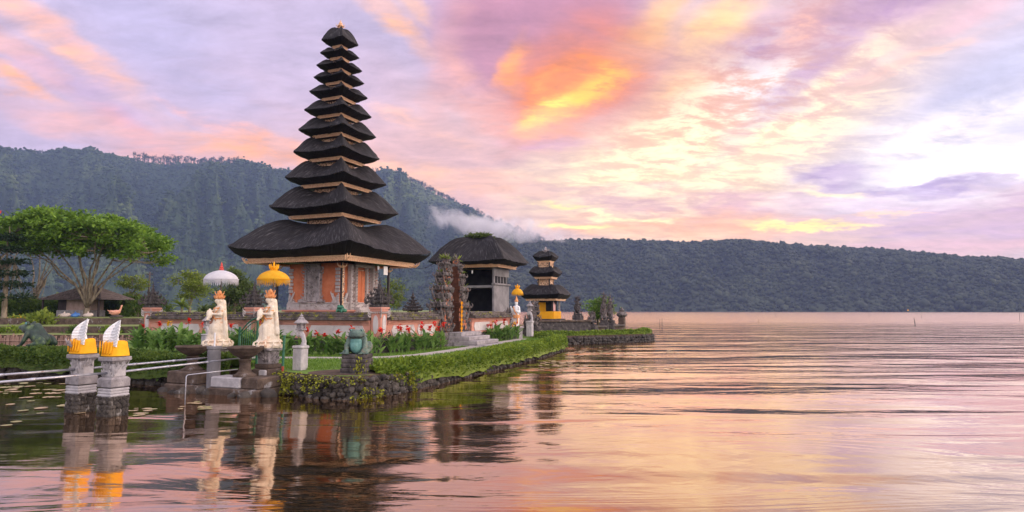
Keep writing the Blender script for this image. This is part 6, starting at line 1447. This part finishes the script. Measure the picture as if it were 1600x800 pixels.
# thin many-stemmed tree with bare lower limbs
b = at0(52, 58, 1.6); tree('sparse_tree', 'thin sparse tree with bare upright limbs, left of the spreading tree', 'tree', b, {'fork': (.1, 0, 1.2), 'ends': [(-.6, 0, 6.2), (.2, .3, 6.6), (1.2, 0, 5.8), (1.9, -.2, 5.4), (1.5, .4, 4.8)], 'bow': .1, 'lr': .55}, ell(26, (.4, 0, 6.2), (1.8, 1, .7), 7, (.3, .5))+ell(10, (-.1, -.2, 1.3), (1., .6, .5), 9, (.25, .4)), 'leaf_olive', 42, .22, .17, 9)
b = at0(205, 60, 1.6); tree('small_tree', 'small yellow green tree with tiered crown beside the thin tall pole', 'tree', b, {'fork': (0, 0, 1.5), 'ends': [(-.5, 0, 2.9), (.5, .1, 3.2), (.1, -.2, 3.6), (.8, .2, 2.3)], 'lr': .6}, ell(26, (.1, 0, 3.1), (1.25, .9, .75), 4, (.35, .5))+ell(9, (-.2, 0, 1.9), (.9, .6, .3), 6, (.25, .4)), 'leaf_yellow', 60, .2, .10, 12)
b = at0(296, 56, 1.2); tree('yellow_tree', 'loose yellow green tree with rounded crown behind the wall', 'tree', b, {'fork': (0, 0, 1.2), 'ends': [(-.9, 0, 3.4), (.2, .2, 4.1), (1., -.2, 3.5), (.5, .3, 2.6)]}, ell(60, (0, 0, 3.1), (1.6, 1.3, 1.25), 14, (.35, .6), -.2), 'leaf_yellow', 56, .2, .13, 14)
b = at0(366, 49, 1.0); tree('olive_tree', 'soft olive green tree with feathery lobes right behind the white parasol', 'tree', b, {'fork': (0, 0, 1.3), 'ends': [(.6, 0, 3.2), (-.6, .2, 3.0), (1.0, .3, 2.6), (.3, -.3, 3.9)]}, ell(44, (.55, 0, 2.7), (1.1, .9, .8), 15, (.35, .55))+ell(30, (-.3, 0, 2.2), (1.2, .9, .7), 16, (.35, .55))+ell(10, (.0, 0, 3.9), (.45, .4, .4), 17, (.25, .4))+ell(30, (-.4, .3, 1.2), (1.6, .9, .7), 18, (.35, .5)), 'leaf_olive', 64, .20, .14, 15)
b = at0(612, 40, .55); tree('bamboo', 'pale green slender bamboo clump seen under the right eave of the tower', 'bamboo', b, {'fork': (0, 0, .3), 'trunk': False, 'ends': [(-.5, 0, 3.3), (-.2, .2, 3.9), (.2, 0, 3.5), (.55, .1, 2.9), (.75, -.1, 2.6), (0, -.2, 3.2)], 'bow': -.05, 'lr': .6}, ell(34, (.1, 0, 2.6), (.65, .5, 1.0), 20, (.2, .35)), 'leaf_yellow', 36, .26, .05, 20, asp=.16)
b = atY(934, 512, 46.2); b.z = ZG; tree('round_tree', 'round leafy bush tree behind the islet gateway', 'tree', b, {'fork': (0, 0, .8), 'ends': [(-.5, 0, 1.8), (.4, .1, 2.0), (0, -.2, 2.2)]}, ell(46, (.05, 0, 1.75), (1.0, .8, .85), 22, (.3, .45)), 'leaf_tree', 70, .15, .11, 22)
# fan palms and low bushes behind the wall
def palm(loc, label, h, n, L_, seed, mat='leaf_yellow'):
    rng = random.Random(seed); t = thing('palm', label, 'palm', loc, 0, 'small palms behind the wall'); mb = MB(); mb.tube([(0, 0, -.1), (.04, 0, h)], [.09, .07], 7); mb.build('trunk', M['bark'], t, True); mb = MB()
    for k in range(n):
        a = rng.uniform(0, 6.28); lean = rng.uniform(.2, 1.25); canna_leaf(mb, (0, 0, h), a, lean, L_*rng.uniform(.7, 1.1), .16, 1.0)
    mb.build('crown', M[mat], t)
palm(at0(283, 44, .9), 'small pale fan palm just right of the left pillar shrine', 1.5, 34, 1.0, 3); palm(at0(318, 46, .9), 'small darker fan palm between pale palm and white parasol', 1.2, 30, .9, 4, 'leaf_olive')
def bush(loc, label, r, h, n, mat, seed, lsize=.16, name='bush', flower=0, group='garden bushes on the left lawns'):
    nr = np.random.default_rng(seed); t = thing(name, label, 'bush', loc, 0, group); v = nr.normal(size=(n, 3)); v /= np.linalg.norm(v, axis=1)[:, None]; v *= nr.uniform(.7, 1., (n, 1)); v[:, 2] = np.abs(v[:, 2]); P = v*np.array([r, r*.8, h])*(1+.15*nr.normal(size=(n, 1)))
    V, F = leaves(P, lsize, nr, .55, .6, D=v+np.array([0, 0, .3])); link('foliage', npmesh('foliage', V, F, M[mat]), t)
    mb = MB(); 
    for k in range(6): mb.tube([(0, 0, -.05), (r*.5*math.cos(k*1.05), r*.4*math.sin(k*1.05), h*.7)], [.03, .012], 5)
    mb.build('stems', M['bark'], t)
    if flower: V, F = leaves(P[:flower]*1.05, .12, nr, .9, .9); bl = link('blossom', npmesh('blossom', V, F, M['yellow_flower']), t); bl['kind'] = 'stuff'
bush(at0(30, 45.6, 1.18), 'low bush with pale yellow flowers on the middle terrace', .75, .55, 700, 'leaf_yellow', 1, flower=60)
bush(at0(66, 44.5, 1.18), 'low broad leaved plant on the middle terrace, right of the yellow bush', .8, .75, 420, 'leaf_yellow', 2, .36)
bush(at0(120, 38.6, .78), 'small dark shrub on the lower terrace behind the stakes', .5, .35, 380, 'leaf_hedge_dark', 3); bush(at0(176, 39.2, .78), 'small green shrub on the lower terrace near the winged statues', .6, .4, 420, 'leaf_hedge', 4); bush(at0(20, 39.0, .78), 'low green shrub on the lower terrace at the left edge', .8, .35, 420, 'leaf_hedge', 5)
for k, (px, Y, z, r, h, lab) in enumerate(((216, 52, 1.62, 1.1, 1.4, 'rounded dark bush behind the left pillar shrine'), (246, 57, 1.62, 1.4, 1.5, 'dark bush beyond the left pillar shrine, farther back'), (330, 44, .9, 1.1, 1.0, 'mid green bush behind the wall under the white parasol'), (384, 46, .9, 1.0, 1.1, 'mid green bush behind the wall between the two parasols'), (355, 60, 1.6, 3.0, 1.2, 'broad green thicket far behind the two parasols'))):
    bush(at0(px, Y, z), lab, r, h, 900, 'leaf_hedge_dark' if k < 2 else 'leaf_olive', 30+k, .2, group='bushes behind the compound wall')
# clipped back hedges
def box_hedge(px0, px1, Y, z, h, d, label, seed, n=5000):
    a = at0(px0, Y, z); b = at0(px1, Y, z); l = b.x-a.x; nr = np.random.default_rng(seed); t = thing('box_hedge', label, 'hedge', a, 0, 'tall clipped hedges on the upper lawn')
    u = nr.uniform(0, l, n); k = nr.random(n); y = np.where(k < .55, nr.normal(0, .08, n), nr.uniform(0, d, n)); zz = np.where(k < .55, nr.uniform(0, h, n), h+nr.normal(0, .08, n)); zz = zz*(1+.12*(fbm(u*.5, y, seed, 3)-.5))
    V, F = leaves(np.column_stack([u, y, zz]), .22, nr, .6, .3, D=np.column_stack([np.zeros(n), -1.0*(k < .55), 1.0*(k >= .55)]))
    mb = MB(); mb.box(.05, l-.05, .08, d-.08, -.1, h-.12); V2, F2 = merge([(V, F), (np.array(mb.v), np.array(mb.f))]); link('foliage', npmesh('foliage', V2, F2, M['leaf_hedge_dark']), t)
box_hedge(-60, 100, 57, 1.62, 1.3, 1.5, 'long dark clipped hedge left of the tiled hut', 1); box_hedge(146, 186, 58, 1.62, 1.6, 1.6, 'dark clipped hedge block right of the tiled hut, behind the tree trunk', 2, 3000); box_hedge(190, 238, 57, 1.62, 1.55, 1.6, 'dark clipped hedge block behind the pink swan', 3, 3000)

# ------------------------------------------------------------------ hut, pole, swan, sacks, stake fence
hp = at0(122, 55.5, 1.62); t = thing('tiled_hut', 'low hut with grey tiled hip roof behind the spreading tree', 'hut', hp, R(-12))
mb = MB(); mb.box(-1.2, 1.6, -1., 1.2, -.1, .55, bev=.02); mb.build('base_wall', M['grey_stone'], t); mb = MB(); mb.box(-.3, 1.5, -.9, 1.1, .551, 1.55); mb.build('wall', M['hut_wall'], t)
mb = MB(); mb.box(-1.15, -.32, -.92, 1.0, .552, 1.5); mb.build('dark_bay', M['hut_dark'], t)
mb = MB(); ax, ay, z0, z1 = 3.0, 1.9, 1.42, 2.55; sh_ = 1.3; n = 8; mb.add([(-2.1, -ay, z0), (4.2, -ay, z0), (4.2, ay, z0), (-2.1, ay, z0), (.4, 0, z1), (2.0, 0, z1)], [(0, 1, 5, 4), (1, 2, 5), (2, 3, 4, 5), (3, 0, 4), (0, 3, 2, 1)]); rf = mb.build('roof', M['tile_roof'], t)
mb = MB()
for k in range(26):
    x = -2.0+k*.24; f = (x+2.1)/2.5 if x < .4 else (1 if x < 2 else (4.2-x)/2.2); f = max(0, min(1, f)); mb.tube([(x, -ay-.01, z0+.03), (x+(0 if f == 1 else 0), -ay+ay*f*.98, z0+(z1-z0)*f*.98+.03)], .035, 5)
mb.tube([(.4, 0, z1+.03), (2.0, 0, z1+.03)], .07, 6); mb.tube([(-2.1, -ay, z0+.03), (.4, 0, z1+.03)], .06, 6); mb.tube([(4.2, -ay, z0+.03), (2.0, 0, z1+.03)], .06, 6); mb.build('tile_ridges', M['tile_roof'], rf)
for x in (-1.9, 3.7): mb = MB(); mb.box(x-.06, x+.06, -1.7, -1.58, -.1, 1.45); mb.build('post', M['hut_dark'], t)
p = at0(231, 61, 1.6); t = thing('thin_pole', 'tall thin bare pole rising beside the small yellow green tree', 'pole', p); mb = MB(); mb.tube([(0, 0, -.1), (0, 0, zpx(425, 61, 1.6))], [.10, .07], 8); mb.build('shaft', M['pole_wood'], t, True); mb = MB(); mb.box(-.3, .3, -.03, .03, zpx(429, 61, 1.6), zpx(427.5, 61, 1.6)); mb.build('crossarm', M['pole_wood'], t)
sp = at0(181, 47.2, 1.70); t = thing('swan_statue', 'pinkish orange swan statue with a tall curved neck on the upper lawn', 'swan statue', sp, R(6)); zz = 0
mb = MB(); mb.rock((0, 0, 0), (.6, .4, .18), random.Random(3)); mb.build('rock', M['dark_rock'], t, True)
sculpt([('e', (-.05, 0, .36), (.48, .26, .24), (0, R(-10), 0)), ('c', (-.35, 0, .42), .16, (-.62, 0, .30), .05), ('c', (-.1, .14, .44), .14, (-.45, .18, .50), .05), ('c', (-.1, -.14, .44), .14, (-.45, -.18, .50), .05), ('c', (.28, 0, .42), .14, (.42, 0, .66), .085), ('c', (.42, 0, .66), .085, (.50, 0, .92), .07), ('e', (.50, 0, .98), (.09, .075, .08)), ('c', (.54, 0, .99), .045, (.60, 0, 1.06), .02)], .03, 'body', M['pink_statue'], t, 2)
mb = MB()
for k in range(5):
    for s in (-1, 1): mb.flame((-.1-.08*k, s*.24, .40+.02*k), (-1, s*.2, .2), .22, .5, .3)
mb.build('wing', M['pink_statue'], t); t.scale = (.74, .74, .80)
for px, dz, mat, lab, sx in ((100, .0, 'sack', 'pale sack heap lying left of the blue bag by the tree', 1.3), (117, .05, 'blue_plastic', 'bright blue plastic bag on pale sacks by the tree trunk', .8), (137, .0, 'sack', 'pale sack lying right of the tree trunk', 1.)):
    p = at0(px, 49.5, 1.62); t = thing('bag' if mat == 'blue_plastic' else 'sack', lab, 'bag', p); S = [('e', (0, 0, .14), (.36*sx, .25, .17)), ('e', (.2*sx, .05, .20), (.2, .2, .14)), ('c', (0, 0, .25), .10, (.04, 0, .38), .04)]; sculpt(S, .04, 'bag_body', M[mat], t, 2)
    mb = MB(); mb.tube([(.02, 0, .34), (.05, 0, .40), (.0, .02, .44)], [.03, .05, .02], 6); mb.build('tied_neck', M[mat], t)
t = thing('stake_fence', 'row of brown bamboo stakes edging the lower terrace above the inlet', 'fence', (-60, 36.35, 0)); mb = MB(); rng = random.Random(9); x = 30.
while x < 38.9: mb.tube([(x, rng.uniform(-.03, .03), -.4), (x+rng.uniform(-.03, .03), 0, .70+rng.uniform(-.1, .16))], [.05, .045], 6); x += rng.uniform(.085, .13)
mb.build('stakes', M['stake'], t); mb = MB(); mb.tube([(30, -.06, .45), (38.9, -.06, .47)], .03, 5); mb.tube([(30, -.06, .18), (38.9, -.06, .2)], .03, 5); mb.build('crossbar', M['stake'], t)
# low white houses far off under the mountain
for k, (px, Y, w_, h) in enumerate(((58, 300, 9, 4), (74, 330, 12, 4.5))):
    p = at0(px, Y, 1.6); t = thing('farmhouse', ('tiny pale farmhouse far off, left of its neighbour' if k == 0 else 'tiny pale farmhouse far off with the wider roof'), 'house', p); mb = MB(); mb.box(-w_/2, w_/2, -3, 3, -1, h*.6); mb.build('wall', M['white_paint'], t)
    mb = MB(); mb.add([(-w_*.55, -3.5, h*.6), (w_*.55, -3.5, h*.6), (w_*.55, 3.5, h*.6), (-w_*.55, 3.5, h*.6), (-w_*.5, 0, h), (w_*.5, 0, h)], [(0, 1, 5, 4), (2, 3, 4, 5), (1, 2, 5), (3, 0, 4), (3, 2, 1, 0)]); mb.build('roof', M['metal_rail'], t)
# far thickets at the mountain foot
rng_ = np.random.default_rng(31); parts = []
for _ in range(170):
    Y = rng_.uniform(110, 420); px = rng_.uniform(-40, 250)+0*Y; p = at0(px, Y, 1.6); r = rng_.uniform(1.6, 3.6); v = rng_.normal(size=(60, 3)); v[:, 2] = abs(v[:, 2]); parts.append(leaves(v*np.array([r*.5, r*.5, r*.42])+np.array(p), .9, rng_, .7, .5))
tag(link('thicket', npmesh('thicket', *merge(parts), M['leaf_olive'])), 'scattered scrub on the flats under the mountain', 'scrub', kind='stuff')
# ------------------------------------------------------------------ mist clinging to the mountain shoulder
def mist():
    m = bpy.data.materials.new('mist'); m.use_nodes = True; nt = m.node_tree; nt.nodes.clear(); N = nt.nodes.new; L = nt.links.new
    tc = N('ShaderNodeTexCoord'); n = N('ShaderNodeTexNoise'); n.inputs['Scale'].default_value = .030; n.inputs['Detail'].default_value = 7; n.inputs['Roughness'].default_value = .70; n.inputs['Distortion'].default_value = .8; L(tc.outputs['Object'], n.inputs['Vector'])
    mp = N('ShaderNodeMapping'); mp.vector_type = 'TEXTURE'; mp.inputs['Scale'].default_value = (135, 45, 27); L(tc.outputs['Object'], mp.inputs[0]); l = N('ShaderNodeVectorMath'); l.operation = 'LENGTH'; L(mp.outputs[0], l.inputs[0])
    f = N('ShaderNodeMath'); f.operation = 'MULTIPLY_ADD'; L(l.outputs['Value'], f.inputs[0]); f.inputs[1].default_value = -.36; f.inputs[2].default_value = -.24
    a = N('ShaderNodeMath'); a.operation = 'ADD'; L(n.outputs['Fac'], a.inputs[0]); L(f.outputs[0], a.inputs[1])
    r = N('ShaderNodeMapRange'); r.inputs['From Min'].default_value = 0; r.inputs['From Max'].default_value = .16; r.inputs['To Max'].default_value = .038; L(a.outputs[0], r.inputs['Value'])
    v = N('ShaderNodeVolumePrincipled'); v.inputs['Color'].default_value = (1, .97, 1, 1); L(r.outputs[0], v.inputs['Density']); o = N('ShaderNodeOutputMaterial'); L(v.outputs[0], o.inputs['Volume'])
    c = atY(772, 356, 960); mb = MB(); mb.sphere((0, 0, 0), (150, 50, 36), 24, 12); ob = mb.build('mist_cloud', m); ob.location = c; ob.rotation_euler = (0, R(9), 0); tag(ob, 'bank of pale mist clinging to the shoulder of the mountain', 'mist', kind='stuff')
    m.cycles.volume_sampling = 'MULTIPLE_IMPORTANCE'
mist()
# ------------------------------------------------------------------ air between here and the mountains
def haze():
    m = bpy.data.materials.new('haze'); m.use_nodes = True; nt = m.node_tree; nt.nodes.clear()
    v = nt.nodes.new('ShaderNodeVolumePrincipled'); v.inputs['Color'].default_value = (.42, .56, 1.0, 1); v.inputs['Density'].default_value = HAZE; v.inputs['Anisotropy'].default_value = .1
    o = nt.nodes.new('ShaderNodeOutputMaterial'); nt.links.new(v.outputs[0], o.inputs['Volume'])
    mb = MB(); mb.box(-1700, 1250, -70, 1950, -6, 465); h = mb.build('haze', m); tag(h, 'thin blue evening air over the lake', 'haze', kind='stuff')
HAZE = .00018
haze()
